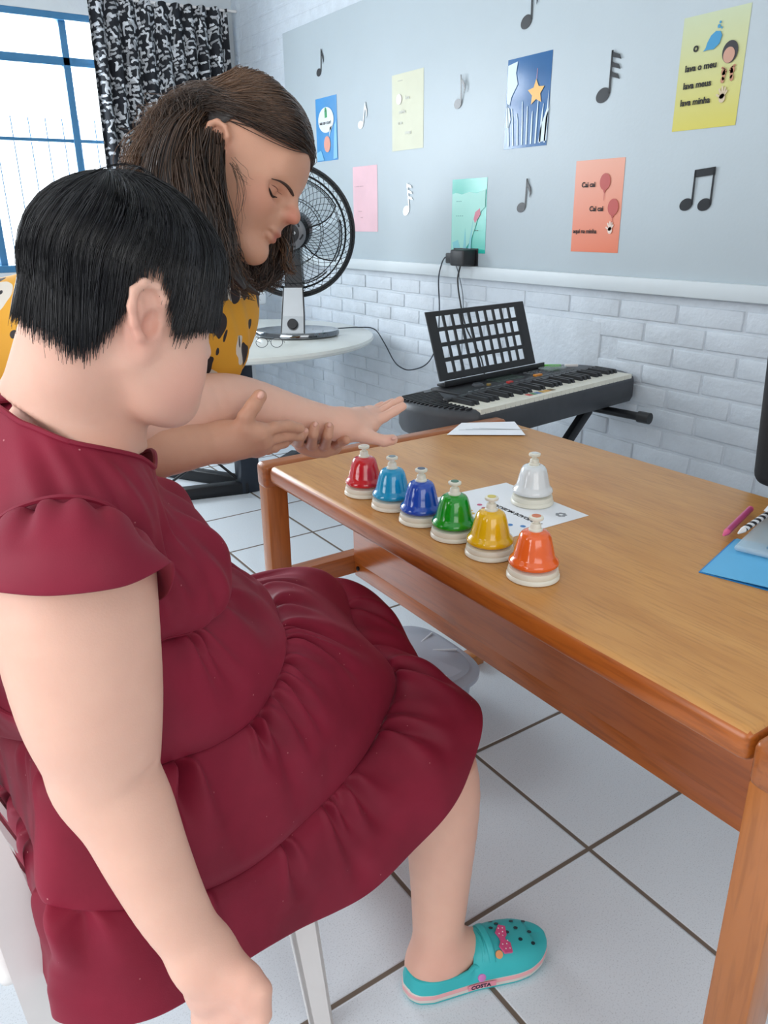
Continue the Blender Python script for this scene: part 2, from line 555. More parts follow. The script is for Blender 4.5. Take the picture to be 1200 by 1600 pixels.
# ------------------------------------------------------------------ curtain
def curtain():
    m = bpy.data.materials.new('curtain_print')
    m.use_nodes = True
    nt = m.node_tree; bs = nt.nodes['Principled BSDF']
    N, L = nt.nodes.new, nt.links.new
    uv = N('ShaderNodeUVMap')
    # short scattered white dashes and squiggles on black
    nz = N('ShaderNodeTexNoise'); nz.inputs['Scale'].default_value = 9; nz.inputs['Detail'].default_value = 2
    L(uv.outputs[0], nz.inputs['Vector'])
    sub = N('ShaderNodeVectorMath'); sub.operation = 'SUBTRACT'; sub.inputs[1].default_value = (.5, .5, .5)
    L(nz.outputs['Color'], sub.inputs[0])
    scl = N('ShaderNodeVectorMath'); scl.operation = 'SCALE'; scl.inputs['Scale'].default_value = 0.06
    L(sub.outputs[0], scl.inputs[0])
    add = N('ShaderNodeVectorMath'); L(uv.outputs[0], add.inputs[0]); L(scl.outputs[0], add.inputs[1])
    masks = []
    for ang, sx, sy, th, rf in ((0.5, 19, 27, 0.14, .5), (-0.7, 17, 23, 0.13, .5), (1.35, 20, 15, 0.12, .45), (2.6, 30, 30, 0.20, .4)):
        mp = N('ShaderNodeMapping'); mp.inputs['Rotation'].default_value = (0, 0, ang); mp.inputs['Scale'].default_value = (sx, sy, 1); mp.inputs['Location'].default_value = (ang * 3.1, sx * .37, 0)
        L(add.outputs[0], mp.inputs['Vector'])
        vo = N('ShaderNodeTexVoronoi'); vo.voronoi_dimensions = '2D'; vo.feature = 'F1'; vo.inputs['Scale'].default_value = 1.0; vo.inputs['Randomness'].default_value = 0.75
        L(mp.outputs[0], vo.inputs['Vector'])
        # bar-shaped spot about each cell point
        df = N('ShaderNodeVectorMath'); df.operation = 'SUBTRACT'
        L(mp.outputs[0], df.inputs[0]); L(vo.outputs['Position'], df.inputs[1])
        sp = N('ShaderNodeSeparateXYZ'); L(df.outputs[0], sp.inputs[0])
        sn = N('ShaderNodeMath'); sn.operation = 'SINE'
        m6 = N('ShaderNodeMath'); m6.operation = 'MULTIPLY'; m6.inputs[1].default_value = 7.0; L(sp.outputs['X'], m6.inputs[0]); L(m6.outputs[0], sn.inputs[0])
        m7 = N('ShaderNodeMath'); m7.operation = 'MULTIPLY_ADD'; m7.inputs[1].default_value = 0.11; L(sn.outputs[0], m7.inputs[0]); L(sp.outputs['Y'], m7.inputs[2])
        ay = N('ShaderNodeMath'); ay.operation = 'ABSOLUTE'; L(m7.outputs[0], ay.inputs[0])
        ly = N('ShaderNodeMath'); ly.operation = 'LESS_THAN'; ly.inputs[1].default_value = th; L(ay.outputs[0], ly.inputs[0])
        ax = N('ShaderNodeMath'); ax.operation = 'ABSOLUTE'; L(sp.outputs['X'], ax.inputs[0])
        lx = N('ShaderNodeMath'); lx.operation = 'LESS_THAN'; lx.inputs[1].default_value = 0.36; L(ax.outputs[0], lx.inputs[0])
        cs = N('ShaderNodeSeparateColor'); L(vo.outputs['Color'], cs.inputs[0])
        gt = N('ShaderNodeMath'); gt.operation = 'GREATER_THAN'; gt.inputs[1].default_value = rf; L(cs.outputs[0], gt.inputs[0])
        a1 = N('ShaderNodeMath'); a1.operation = 'MULTIPLY'; L(ly.outputs[0], a1.inputs[0]); L(lx.outputs[0], a1.inputs[1])
        a2 = N('ShaderNodeMath'); a2.operation = 'MULTIPLY'; L(a1.outputs[0], a2.inputs[0]); L(gt.outputs[0], a2.inputs[1])
        a3 = N('ShaderNodeMath'); a3.operation = 'MULTIPLY'; L(a2.outputs[0], a3.inputs[0])
        mr = N('ShaderNodeMapRange'); mr.inputs['To Min'].default_value = 0.35; L(cs.outputs[1], mr.inputs['Value']); L(mr.outputs[0], a3.inputs[1])
        masks.append(a3)
    cur = masks[0]
    for k in masks[1:]:
        mxx = N('ShaderNodeMath'); mxx.operation = 'MAXIMUM'; L(cur.outputs[0], mxx.inputs[0]); L(k.outputs[0], mxx.inputs[1]); cur = mxx
    mx = N('ShaderNodeMix'); mx.data_type = 'RGBA'
    mx.inputs['A'].default_value = (*lin((22, 24, 32)), 1); mx.inputs['B'].default_value = (*lin((226, 228, 232)), 1)
    L(cur.outputs[0], mx.inputs['Factor']); L(mx.outputs['Result'], bs.inputs['Base Color'])
    bs.inputs['Roughness'].default_value = 0.75
    x0, x1, z0, z1 = 1.43, 2.275, 1.02, 2.475
    nx, nz_ = 170, 30
    G, UV = [], []
    for i in range(nz_ + 1):
        v = i / nz_
        z = z1 + (z0 - z1) * v
        row = []
        for j in range(nx + 1):
            u = j / nx
            amp = 0.012 + 0.016 * min(1, v * 4)
            ph = u * 2 * PI * 9.5 + 1.2 * math.sin(u * 9) + .3 * math.sin(v * 3 + u * 5)
            y = 5.10 + amp * math.sin(ph) + .006 * math.sin(u * 61 + v * 2)
            x = x0 + (x1 - x0) * u + .004 * math.cos(ph) + .012 * (v - .5) * (u - .3)
            zz = z + (.022 * u - .004 * math.sin(ph) if v < .02 else .022 * u * (1 - v))
            row.append((x, y, zz)); UV.append((u * 1.15, -v * 1.35))
        G.append(row)
    cb = MB().grid(G)
    me = bpy.data.meshes.new('fabric')
    me.from_pydata(cb.v, [], cb.f)
    ul = me.uv_layers.new(name='UVMap')
    for lp in me.loops:
        ul.data[lp.index].uv = UV[lp.vertex_index]
    for p in me.polygons: p.use_smooth = True
    me.materials.append(m)
    t = thing('curtain', 'black curtain with white squiggle print hanging at the blue window', 'curtain', (1.85, 5.1, 2.48))
    o = bpy.data.objects.new('fabric', me); COL.objects.link(o); attach(o, t)
    sd = o.modifiers.new('thickness', 'SOLIDIFY'); sd.thickness = 0.0015
    MB().tube([(1.33, 5.11, 2.470), (2.335, 5.11, 2.492)], .008, 10).build('curtain_rod', M['white_plastic'], t)


curtain()


# ------------------------------------------------------------------ posters and paper notes on the board
PX = WX - 0.0165


def on_wall(y0, z0):
    """u to the right as seen from the room, v up, w out of the wall"""
    return lambda u, v, w: (PX - 0.0012 - w, y0 - u, z0 + v)


def sheet(y0, z0, w, h, m, t, name='sheet', tilt=0.0, curl=0.004):
    G = []
    nu, nv = 6, 8
    for i in range(nv + 1):
        row = []
        for j in range(nu + 1):
            u, v = j / nu, i / nv
            c = curl * (max(0, v - .75) ** 2 * 8 * (u if (int(y0 * 50) % 2) else 1 - u))
            row.append((PX - .0006 - c * .25, y0 - u * w + tilt * v, z0 - v * h))
        G.append(row)
    o = MB().grid(G).build(name, m, t, smooth=False)
    sd = o.modifiers.new('thickness', 'SOLIDIFY'); sd.thickness = 0.0005; sd.offset = 1
    return o


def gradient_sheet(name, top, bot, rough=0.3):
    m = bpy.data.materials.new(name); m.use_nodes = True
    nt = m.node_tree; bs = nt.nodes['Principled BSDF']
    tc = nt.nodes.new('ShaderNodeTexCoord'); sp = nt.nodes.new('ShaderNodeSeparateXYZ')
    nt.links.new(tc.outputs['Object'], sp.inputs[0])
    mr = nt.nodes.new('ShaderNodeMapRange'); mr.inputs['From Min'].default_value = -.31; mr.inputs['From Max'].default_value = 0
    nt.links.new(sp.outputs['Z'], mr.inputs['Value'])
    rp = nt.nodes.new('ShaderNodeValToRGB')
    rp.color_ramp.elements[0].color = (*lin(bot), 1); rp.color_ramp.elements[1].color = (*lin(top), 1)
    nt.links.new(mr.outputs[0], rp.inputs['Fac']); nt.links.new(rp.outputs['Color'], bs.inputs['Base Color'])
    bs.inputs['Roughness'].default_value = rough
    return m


def poster(name, label, y0, z0, w, h, m, tilt=0.0):
    t = thing(name, label, 'poster', (PX, y0, z0), group='printed sheets on the music wall')
    sheet(y0, z0, w, h, m, t, tilt=tilt)
    return t


def letter(t, y0, z0, s, size, u, v, m, bold=0.0015, name='lettering', shear=0.0, w=0.0016):
    fn = on_wall(y0, z0)
    vs, fs = text_mesh(s, size, lambda a, b_, c: fn(u + a, v + b_, w + c), bold=bold, shear=shear)
    return MB().add(vs, fs).build(name, m, t, smooth=False)


def pict(t, y0, z0, polys, m, name, w=0.0016):
    fn = on_wall(y0, z0)
    b = MB()
    for p in polys: b.prism(p, lambda u, v, q: fn(u, v, w + q), .0006)
    return b.build(name, m, t, smooth=False)


def hand_poly(cx, cy, s, spread=0.35):
    out = []
    b = MB()
    polys = [circle(cx, cy, s * .30, s * .34, 18)]
    for a, l in ((-1.05, .62), (-.45, .78), (-.08, .86), (.28, .80), (.62, .66)):
        dx, dy = math.sin(a), math.cos(a)
        x1, y1 = cx + dx * s * l, cy + dy * s * l
        wv = s * .085
        polys.append([(cx - dy * wv, cy + dx * wv), (cx + dy * wv, cy - dx * wv), (x1 + dy * wv, y1 - dx * wv), (x1 + dx * wv, y1 + dy * wv), (x1 - dy * wv, y1 + dx * wv)])
    return polys


def foot_poly(cx, cy, s, k):
    ps = [circle(cx, cy - s * .30, s * .15, s * .20, 16), circle(cx + k * s * .05, cy, s * .13, s * .34, 16), circle(cx + k * s * .04, cy + s * .22, s * .21, s * .22, 16)]
    for i in range(5):
        ps.append(circle(cx + k * (-.17 + i * .085) * s + k * s * .04, cy + s * (.48 - .022 * i * i * .8), s * (.075 - .008 * i), None, 10))
    return ps


# yellow sheet
Y0, Z0 = 1.795, 1.866
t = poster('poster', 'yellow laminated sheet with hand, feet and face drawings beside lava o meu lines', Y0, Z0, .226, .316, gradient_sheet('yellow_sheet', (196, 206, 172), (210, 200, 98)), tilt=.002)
ink = M['ink']
letter(t, Y0, Z0, 'o', .034, .046, -.098, ink, .001)
letter(t, Y0, Z0, 'lava o meu', .0255, .024, -.150, ink, .0007)
letter(t, Y0, Z0, 'lava meus', .0255, .024, -.198, ink, .0007)
letter(t, Y0, Z0, 'lava minha', .0255, .020, -.245, ink, .0007)
blob = [(.082, -.102), (.096, -.100), (.118, -.101), (.136, -.088), (.142, -.068), (.135, -.056), (.120, -.053), (.104, -.063), (.094, -.080), (.090, -.094)]
pict(t, Y0, Z0, [blob, circle(.128, -.042, .005), circle(.137, -.047, .003), circle(.131, -.032, .0035)], flat('drawing_blue', (70, 150, 195)), 'water_drop_drawing')
pict(t, Y0, Z0, [circle(.176, -.116, .026, .030)], flat('drawing_dark_hair', (54, 52, 56)), 'hair_drawing')
pict(t, Y0, Z0, [circle(.174, -.124, .019, .021)], flat('drawing_skin', (198, 152, 132)), 'face_drawing', .0024)
pict(t, Y0, Z0, foot_poly(.162, -.176, .042, 1) + foot_poly(.192, -.174, .042, -1), flat('drawing_feet', (188, 134, 106)), 'feet_drawing')
pict(t, Y0, Z0, hand_poly(.168, -.238, .036), flat('drawing_pale_hand', (208, 190, 160)), 'hand_drawing')
# orange sheet
Y0, Z0 = 2.202, 1.487
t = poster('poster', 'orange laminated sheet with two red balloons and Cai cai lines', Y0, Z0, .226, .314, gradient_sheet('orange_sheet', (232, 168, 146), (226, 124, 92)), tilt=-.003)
letter(t, Y0, Z0, 'Cai cai', .024, .036, -.090, ink, .0006)
letter(t, Y0, Z0, 'Cai cai', .024, .082, -.172, ink, .0006)
letter(t, Y0, Z0, 'aqui na minha', .0205, .010, -.248, ink, .0005)
for cx, cy in ((.146, -.075), (.192, -.160)):
    pict(t, Y0, Z0, [circle(cx, cy, .024, .028), [(cx - .006, cy - .027), (cx + .006, cy - .027), (cx + .002, cy - .036), (cx - .002, cy - .036)], [(cx - .0008, cy - .034), (cx + .0008, cy - .034), (cx + .002, cy - .062), (cx + .001, cy - .062)]], flat('drawing_red', (186, 78, 72)), 'balloon_drawing')
pict(t, Y0, Z0, hand_poly(.186, -.238, .034), flat('drawing_white_hand', (236, 214, 200)), 'hand_drawing')
# dark blue sheet with a star
Y0, Z0 = 2.596, 1.868
m_sky = mat('night_blue_sheet', (52, 104, 158), 0.12, var=.05, scale=6)
t = poster('poster', 'dark blue glossy sheet with a hanging yellow star', Y0, Z0, .240, .316, m_sky, tilt=.006)
st = []
for k in range(10):
    a = PI / 2 + k * PI / 5 + .06; rr = .046 if k % 2 == 0 else .023
    st.append((.166 + rr * math.cos(a), -.130 + rr * math.sin(a)))
pict(t, Y0, Z0, [st], flat('drawing_star_yellow', (232, 178, 84)), 'star_drawing')
pict(t, Y0, Z0, [[(.165, -.085), (.167, -.085), (.168, -.050), (.166, -.050)]], flat('drawing_pink_string', (210, 150, 160)), 'string_drawing')
rays = []
for k in range(9):
    x0 = .020 + k * .025; bend = (k - 4) * .004
    wdt = .0075
    rays.append([(x0, -.306), (x0 + wdt, -.306), (x0 + wdt * .8 + bend * .5, -.22), (x0 + wdt * .4 + bend, -.150 - .02 * (k % 3)), (x0 + bend, -.155 - .02 * (k % 3)), (x0 + bend * .3, -.22)])
rays += [[(.004, -.02), (.058, -.012), (.05, -.05), (.062, -.09), (.03, -.13), (.02, -.16), (.004, -.15)], [(.004, -.16), (.02, -.17), (.03, -.21), (.02, -.24), (.004, -.235)], [(.20, -.25), (.228, -.19), (.232, -.13), (.236, -.2), (.234, -.3), (.19, -.303)]]
pict(t, Y0, Z0, rays, flat('pale_blue_print', (206, 222, 232)), 'pale_streak_print', .0012)
# cream sheet
Y0, Z0 = 3.400, 1.920
t = poster('poster', 'cream sheet with faint handwriting, second up from the pink sheet', Y0, Z0, .250, .322, mat('cream_sheet', (206, 206, 180), .5, var=.02))
t['label'] = 'cream laminated sheet with very faint writing'
for s, u, v in (('........', .05, -.03), ('lava', .11, -.11), ('minha', .06, -.165), ('e os', .05, -.21), ('meus', .11, -.255)):
    letter(t, Y0, Z0, s, .022, u, v, flat('faint_ink', (184, 184, 172)), .0004)
pict(t, Y0, Z0, [circle(.06, -.105, .022)], flat('faint_pink', (208, 198, 196)), 'faint_drawing')
# teal sheet
Y0, Z0 = 2.930, 1.454
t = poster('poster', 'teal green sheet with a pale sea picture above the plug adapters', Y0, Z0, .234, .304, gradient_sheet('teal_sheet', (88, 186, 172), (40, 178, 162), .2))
pict(t, Y0, Z0, [[(.004, -.06), (.03, -.055), (.07, -.062), (.12, -.054), (.17, -.060), (.228, -.045), (.228, -.115), (.19, -.14), (.17, -.19), (.14, -.25), (.10, -.29), (.004, -.298)]], flat('teal_print_pale', (150, 208, 196)), 'sea_foam_print', .0012)
pict(t, Y0, Z0, [[(.01, -.262), (.05, -.25), (.07, -.29), (.02, -.292)], [(.085, -.298), (.10, -.20), (.11, -.298)], [(.12, -.298), (.15, -.17), (.14, -.298)]], flat('teal_print_streak', (120, 192, 200)), 'seaweed_print')
pict(t, Y0, Z0, [[(.155, -.165), (.165, -.135), (.195, -.120), (.20, -.145), (.18, -.165), (.165, -.18)]], flat('teal_print_pink', (196, 110, 128)), 'pink_fish_print')
for s, u, v in (('Peixe', .035, -.095), ('vivo', .04, -.155), ('fora', .03, -.215), ('da agua', .15, -.222)):
    pass
letter(t, Y0, Z0, '- - -', .022, .035, -.095, flat('teal_ink', (70, 130, 126)), .0006)
letter(t, Y0, Z0, '- - - -', .022, .035, -.155, flat('teal_ink', (70, 130, 126)), .0006)
letter(t, Y0, Z0, '- -', .022, .165, -.215, ink, .0008)
# pink sheet
Y0, Z0 = 3.768, 1.548
t = poster('poster', 'pale pink sheet with faint print beside the fan', Y0, Z0, .232, .315, mat('pink_sheet', (226, 178, 188), .5, var=.03))
letter(t, Y0, Z0, '- ---- -- -', .024, .02, -.10, flat('pink_ink', (186, 142, 150)), .0006)
letter(t, Y0, Z0, '-----', .022, .05, -.22, flat('pink_ink', (186, 142, 150)), .0003)
letter(t, Y0, Z0, '---', .022, .07, -.25, flat('pink_ink', (186, 142, 150)), .0003)
# bright blue sheet
Y0, Z0 = 4.139, 1.903
t = poster('poster', 'bright blue sheet with a white round speech bubble', Y0, Z0, .226, .310, mat('sky_blue_sheet', (44, 140, 204), .35, var=.05))
pict(t, Y0, Z0, [circle(.112, -.110, .082, .062), [(.15, -.15), (.175, -.14), (.142, -.195)]], flat('bubble_white', (226, 236, 240)), 'speech_bubble_print')
pict(t, Y0, Z0, [[(.10, -.065), (.125, -.062), (.128, -.098), (.102, -.10)], circle(.112, -.06, .010)], flat('bubble_green', (52, 160, 96)), 'green_jar_print', .0024)
letter(t, Y0, Z0, 'NÃO SEI O QUE É', .0155, .045, -.130, ink, .0007, w=.0024)
pict(t, Y0, Z0, [circle(.118, -.228, .034, .040)], flat('blue_sheet_orange', (224, 150, 128)), 'orange_round_print')
for _p in ([(.20, -.14), (.222, -.12), (.222, -.30), (.18, -.305), (.19, -.22)], [(.005, -.265), (.05, -.255), (.08, -.305), (.005, -.306)]):
    pict(t, Y0, Z0, [_p], flat('blue_sheet_pale', (120, 186, 226)), 'pale_wave_print', .0012)

M['note_black'] = mat('black_card', (34, 36, 40), .3, var=.03)
M['note_white'] = mat('glossy_white_card', (226, 230, 234), .25, var=.02)


def rot2(p, a, c):
    return [(c[0] + (u - c[0]) * math.cos(a) - (v - c[1]) * math.sin(a), c[1] + (u - c[0]) * math.sin(a) + (v - c[1]) * math.cos(a)) for u, v in p]


def note(label, y, z, s, kind, m, ang=0.0, lift=0.003):
    """paper cut-out music note about s tall, centred at (y, z)"""
    polys = []
    he = [(-.24 + .20 * math.cos(a) * math.cos(.35) - .145 * math.sin(a) * math.sin(.35), -.36 + .20 * math.cos(a) * math.sin(.35) + .145 * math.sin(a) * math.cos(.35)) for a in [2 * PI * k / 24 for k in range(24)]]
    if kind == 'pair':
        polys.append([(u - .12, v) for u, v in he]); polys.append([(u + .42, v + .0) for u, v in he])
        polys.append([(-.215, -.36), (-.165, -.36), (-.165, .45), (-.215, .45)]); polys.append([(.325, -.36), (.375, -.36), (.375, .5), (.325, .5)])
        polys.append([(-.215, .28), (.375, .34), (.375, .52), (-.215, .46)])
    else:
        polys.append(he)
        polys.append([(-.085, -.34), (-.035, -.34), (-.035, .50), (-.085, .50)])
        nf = {'eighth': 1, 'many': 3}[kind]
        for k in range(nf):
            q = .50 - k * .19
            if nf == 1:
                polys.append([(-.085, q), (-.035, q), (.0, q - .12), (.12, q - .26), (.16, q - .42), (.11, q - .55), (.10, q - .40), (.03, q - .28), (-.05, q - .22)])
            else:
                polys.append([(-.085, q), (.0, q - .05), (.14, q - .10), (.20, q - .2), (.10, q - .17), (-.05, q - .13)])
    b = MB()
    for p in polys:
        p = rot2(p, ang, (0, 0))
        b.prism([(u * s, v * s) for u, v in p], lambda u, v, w: (PX - .0008 - lift * (.5 + v / s) - w, y - u, z + v), .0012)
    o = b.build('music_note', m, None, smooth=False)
    return tag(o, label, 'music note', 'paper music notes on the wall')


note('black paper music note at the top edge, above the dark blue star sheet', 2.468, 2.035, .15, 'eighth', M['note_black'])
note('small dark music note above the bright blue speech bubble sheet', 4.052, 2.067, .125, 'eighth', M['note_black'], -.12)
note('white shiny music note between the bright blue and cream sheets', 3.640, 1.775, .125, 'eighth', M['note_white'], -.25)
note('dark shiny music note between the cream sheet and the star sheet', 2.868, 1.792, .125, 'eighth', M['note_black'], -.08, .012)
note('black music note with three flags between the star sheet and yellow sheet', 2.062, 1.745, .155, 'many', M['note_black'], -.02)
note('pale shiny music note with flags between the pink and teal sheets', 3.256, 1.385, .14, 'many', M['note_white'], .12)
note('black music note between the teal sheet and the orange sheet', 2.450, 1.376, .125, 'eighth', M['note_black'], -.06)
note('black pair of beamed music notes right of the orange sheet', 1.664, 1.374, .125, 'pair', M['note_black'], -.02)

# ------------------------------------------------------------------ wooden table
TZ = 0.74


def wooden_table():
    t = thing('table', 'large varnished brown wooden table holding the coloured bells', 'table', (1.145, 1.015, 0))
    x0, x1 = .755, 1.535
    # top with rounded edge
    o = MB().box((x0 + .004, .384, TZ - .046), (x1, 1.655, TZ), .016, 4).build('tabletop', [M['wood_top'], M['wood_edge']], t)
    for p in o.data.polygons:
        if p.normal.z < .75 : p.material_index = 1
    for (ya, yb) in ((.322, .380), (1.659, 1.707)):
        MB().box((x0 - .004, ya, TZ - .062), (x1 + .004, yb, TZ + .002), .012, 3).build('end_cap', M['wood_rail'], t)
        for xa in (x0, x1 - .058):
            MB().box((xa, ya + .001, 0), (xa + .058, yb - .001, TZ - .055), .005, 2).build('leg', M['wood_leg'], t)
        MB().box((x0 + .05, ya + .004, .385), (x1 - .05, yb - .002, .440), .003, 2).build('side_rail', M['wood_rail'], t)
    MB().box((1.0, .378, .424), (1.022, 1.662, .696), .002).build('modesty_panel', M['wood_panel'], t)
    MB().box((1.003, .378, .380), (1.022, 1.662, .423), .002).build('lower_panel_rail', M['wood_edge'], t)
    b = MB()
    for (y, z) in ((1.650, .41),):
        b.lathe([(.006, 0), (.006, .004), (.002, .005)], n=12, mtx=Matrix.Translation((.9995, y - .012, z)) @ Matrix.Rotation(-PI / 2, 4, 'Y'))
    b.build('screw', M['black_metal'], t)
    return t


wooden_table()

# ------------------------------------------------------------------ desk bells
def bell(name, label, x, y, rgb, top, z=TZ):
    t = thing(name, label, 'bell', (x, y, z), group='coloured desk bells')
    MB().lathe([(.0, .0), (.0415, 0), (.0440, .002), (.0440, .006), (.0415, .009), (.0425, .012), (.0405, .0185), (.034, .0205), (0, .0205)], (x, y, z), 48).build('base', M['cream_plastic'], t)
    MB().lathe([(.0, .0195), (.010, .0195), (.010, .027), (.0, .027)], (x, y, z), 20).build('stem', M['black_metal'], t)
    prof = [(.032, .0225), (.0385, .0235), (.0412, .0262), (.0415, .0295), (.0392, .034), (.0358, .0375), (.0340, .0415), (.0315, .053), (.0285, .065), (.0255, .0745), (.0222, .0795), (.0165, .0825), (.006, .0835), (0, .0835)]
    m = mat('bell_' + name, rgb, .12, var=.02, coat=.6)
    MB().lathe(prof, (x, y, z), 56).build('bell_dome', m, t)
    c = MB().lathe([(.0115, .082), (.0115, .0855), (.0092, .0875), (.0088, .0935), (.0076, .0955), (.0050, .0962), (.0046, .1005), (.0052, .1012), (.0112, .1020), (.0122, .1040), (.0118, .1066), (.0095, .1078), (0, .1078)], (x, y, z), 32).build('button', M['cream_plastic'], t)
    MB().lathe([(.0075, .1077), (.0075, .1085), (0, .1086)], (x, y, z), 24).build('button_dot', flat('dot_' + name, top), c)
    return t


for nm, rgb, dot, x, y, extra in (
        ('red_bell', (206, 36, 48), (216, 206, 196), .846, 1.352, 'farthest left of the row, under the hands'),
        ('sky_blue_bell', (22, 158, 208), (120, 140, 150), .849, 1.250, 'second in the row, beside the red one'),
        ('blue_bell', (26, 78, 186), (70, 90, 120), .849, 1.150, 'third in the row'),
        ('green_bell', (6, 150, 28), (60, 110, 80), .853, 1.052, 'in the middle of the row'),
        ('yellow_bell', (236, 184, 16), (214, 196, 90), .853, .950, 'beside the orange one'),
        ('orange_bell', (242, 104, 38), (214, 120, 76), .850, .838, 'nearest in the row'),
        ('white_bell', (228, 232, 234), (220, 222, 220), 1.098, 1.098, 'standing alone on the printed paper')):
    o = bell(nm, '', x, y, rgb, dot, TZ + (.0006 if nm == 'white_bell' else 0))
    o['label'] = nm.replace('_bell', '').replace('_', ' ') + ' desk bell on a white base, ' + extra
    o.name = 'desk_bell'


# ------------------------------------------------------------------ papers on the table
def table_sheet(name, label, pts, m, z=TZ + .0004, th=.0005, cat='paper'):
    t = thing(name, label, cat, (*np.mean(pts, axis=0)[:2], z))
    MB().prism([(p[0], p[1]) for p in pts], lambda u, v, w: (u, v, z + w), th).build('sheet', m, t, smooth=False)
    return t


pa = [(1.137, .978), (1.140, 1.215), (1.085, 1.238), (.958, 1.262), (.905, 1.03), (.928, .985)]
pa = [(1.137, .978), (1.142, 1.226), (.935, 1.238), (.926, .982)]
t = table_sheet('printed_paper', 'white printed activity sheet lying under the white bell', pa, M['paper'])


def upside(x0, y0, ang):
    c, s = math.cos(ang), math.sin(ang)
    return lambda u, v, w: (x0 + u * c - v * s, y0 + u * s + v * c, TZ + .0010 + w)


vs, fs = text_mesh('ATIVIDADE MUSICAL', .0145, upside(1.030, .998, PI / 2), bold=.0004, depth=.0003)
MB().add(vs, fs).build('printed_title', M['ink'], t, smooth=False)
crest = MB()
for k in range(7):
    a = 2 * PI * k / 7
    crest.prism(circle(1.095 + .008 * math.cos(a), 1.012 + .008 * math.sin(a), .004, None, 8), lambda u, v, w: (u, v, TZ + .001 + w), .0003)
crest.build('printed_crest', M['grey_ink'], t, smooth=False)
dots = {'dot_print_pink': ((196, 70, 110), [(.995, 1.13), (.985, 1.11), (1.0, 1.15)]), 'dot_print_blue': ((40, 120, 190), [(.975, 1.03), (.99, 1.01), (.96, 1.05)]), 'dot_print_yellow': ((220, 180, 50), [(.962, 1.135), (.955, 1.12)]), 'dot_print_red': ((200, 50, 50), [(.95, 1.02), (.945, 1.04)])}
for nm, (rgb, ps) in dots.items():
    b = MB()
    for (x, y) in ps: b.prism(circle(x, y, .0055, None, 12), lambda u, v, w: (u, v, TZ + .001 + w), .0003)
    b.build('printed_dots', flat(nm, rgb), t, smooth=False)

t = table_sheet('loose_paper', 'white paper at the far table corner before the keyboard', [(1.398, 1.700), (1.532, 1.622), (1.455, 1.495), (1.283, 1.622)], M['paper'], z=TZ + .0026)
b = MB()
for k in range(4):
    b.prism([(1.34 + k * .02, 1.640 - k * .006), (1.46 + k * .012, 1.560 - k * .010), (1.461 + k * .012, 1.564 - k * .010), (1.342 + k * .02, 1.644 - k * .006)], lambda u, v, w: (u, v, TZ + .0033 + w), .0002)
b.build('faint_print', flat('faint_paper_ink', (206, 209, 214)), t, smooth=False)

# blue folder, pencils and notebooks at the right
t = thing('folder', 'light blue card folder at the right table edge', 'folder', (1.25, .6, TZ))
mb = mat('blue_card', (96, 178, 224), .45, var=.02)
fo = [(1.086, .690), (1.262, .740), (1.330, .520), (1.150, .468)]
MB().prism(fo, lambda u, v, w: (u, v, TZ + .0005 + w), .0012).build('back_cover', flat('blue_card_dark', (40, 130, 196)), t, smooth=False)
MB().prism(fo, lambda u, v, w: (u + .002, v - .003 , TZ + .002 + w + .012 * max(0, (.69 - v)) * 3), .0012).build('front_cover', mb, t, smooth=False)


def pen(name, label, a, c, r, m, m2, cat='pen', kind='pen'):
    t = thing(name, label, cat, tuple(a))
    a, c = np.array(a, float), np.array(c, float)
    MB().tube([a + (c - a) * s for s in (.12, .5, .95)], r, 12).build('barrel', m, t)
    MB().tube([a + (c - a) * s for s in (0, .03, .12)], [r * .25, r * .5, r * 1.02], 12).build('tip', m2, t)
    MB().tube([a + (c - a) * s for s in (.95, .985, 1)], [r * 1.05, r, r * .5], 12).build('end_cap', m2, t)
    return t


pink = mat('pink_plastic', (222, 92, 136), .3, var=.03)
rose = mat('rose_plastic', (188, 74, 124), .3, var=.03)
pen('pen', 'pink pen lying beside the striped pencil at the clear case', (1.228, .742, TZ + .016), (1.405, .800, TZ + .012), .0062, rose, pink)
stripe = bpy.data.materials.new('striped_barrel'); stripe.use_nodes = True
_n = stripe.node_tree; _w = _n.nodes.new('ShaderNodeTexWave'); _w.inputs['Scale'].default_value = 26; _w.bands_direction = 'DIAGONAL'
_tc = _n.nodes.new('ShaderNodeTexCoord'); _n.links.new(_tc.outputs['Object'], _w.inputs['Vector'])
_r = _n.nodes.new('ShaderNodeValToRGB'); _r.color_ramp.interpolation = 'CONSTANT'; _r.color_ramp.elements[1].position = .5
_r.color_ramp.elements[0].color = (.02, .02, .025, 1); _r.color_ramp.elements[1].color = (.75, .76, .78, 1)
_n.links.new(_w.outputs['Fac'], _r.inputs['Fac']); _n.links.new(_r.outputs['Color'], _n.nodes['Principled BSDF'].inputs['Base Color'])
pen('pencil', 'black and white striped pencil on the clear case', (1.240, .722, TZ + .024), (1.430, .757, TZ + .026), .0055, stripe, M['white_plastic'], 'pencil')
clear = mat('clear_vinyl', (206, 226, 236), .15, var=.02, alpha=.45)
t = thing('pencil_case', 'clear zip pencil case lying across the blue folder', 'pencil case', (1.29, .7, TZ))
MB().box((-.11, -.035, 0), (.11, .035, .011), .005, 3, Matrix.Translation((1.316, .700, TZ + .0065)) @ Matrix.Rotation(.28, 4, 'Z')).build('pouch', clear, t)
MB().tube([(1.232, .660, TZ + .019), (1.30, .679, TZ + .020), (1.42, .712, TZ + .019)], .0022, 6).build('zip', flat('zip_blue', (120, 150, 172)), t)
t = thing('notebook', 'white notebook with pink edge stacked on the blue folder', 'notebook', (1.32, .62, TZ))
mt = Matrix.Translation((1.335, .622, TZ + .0175)) @ Matrix.Rotation(.22, 4, 'Z')
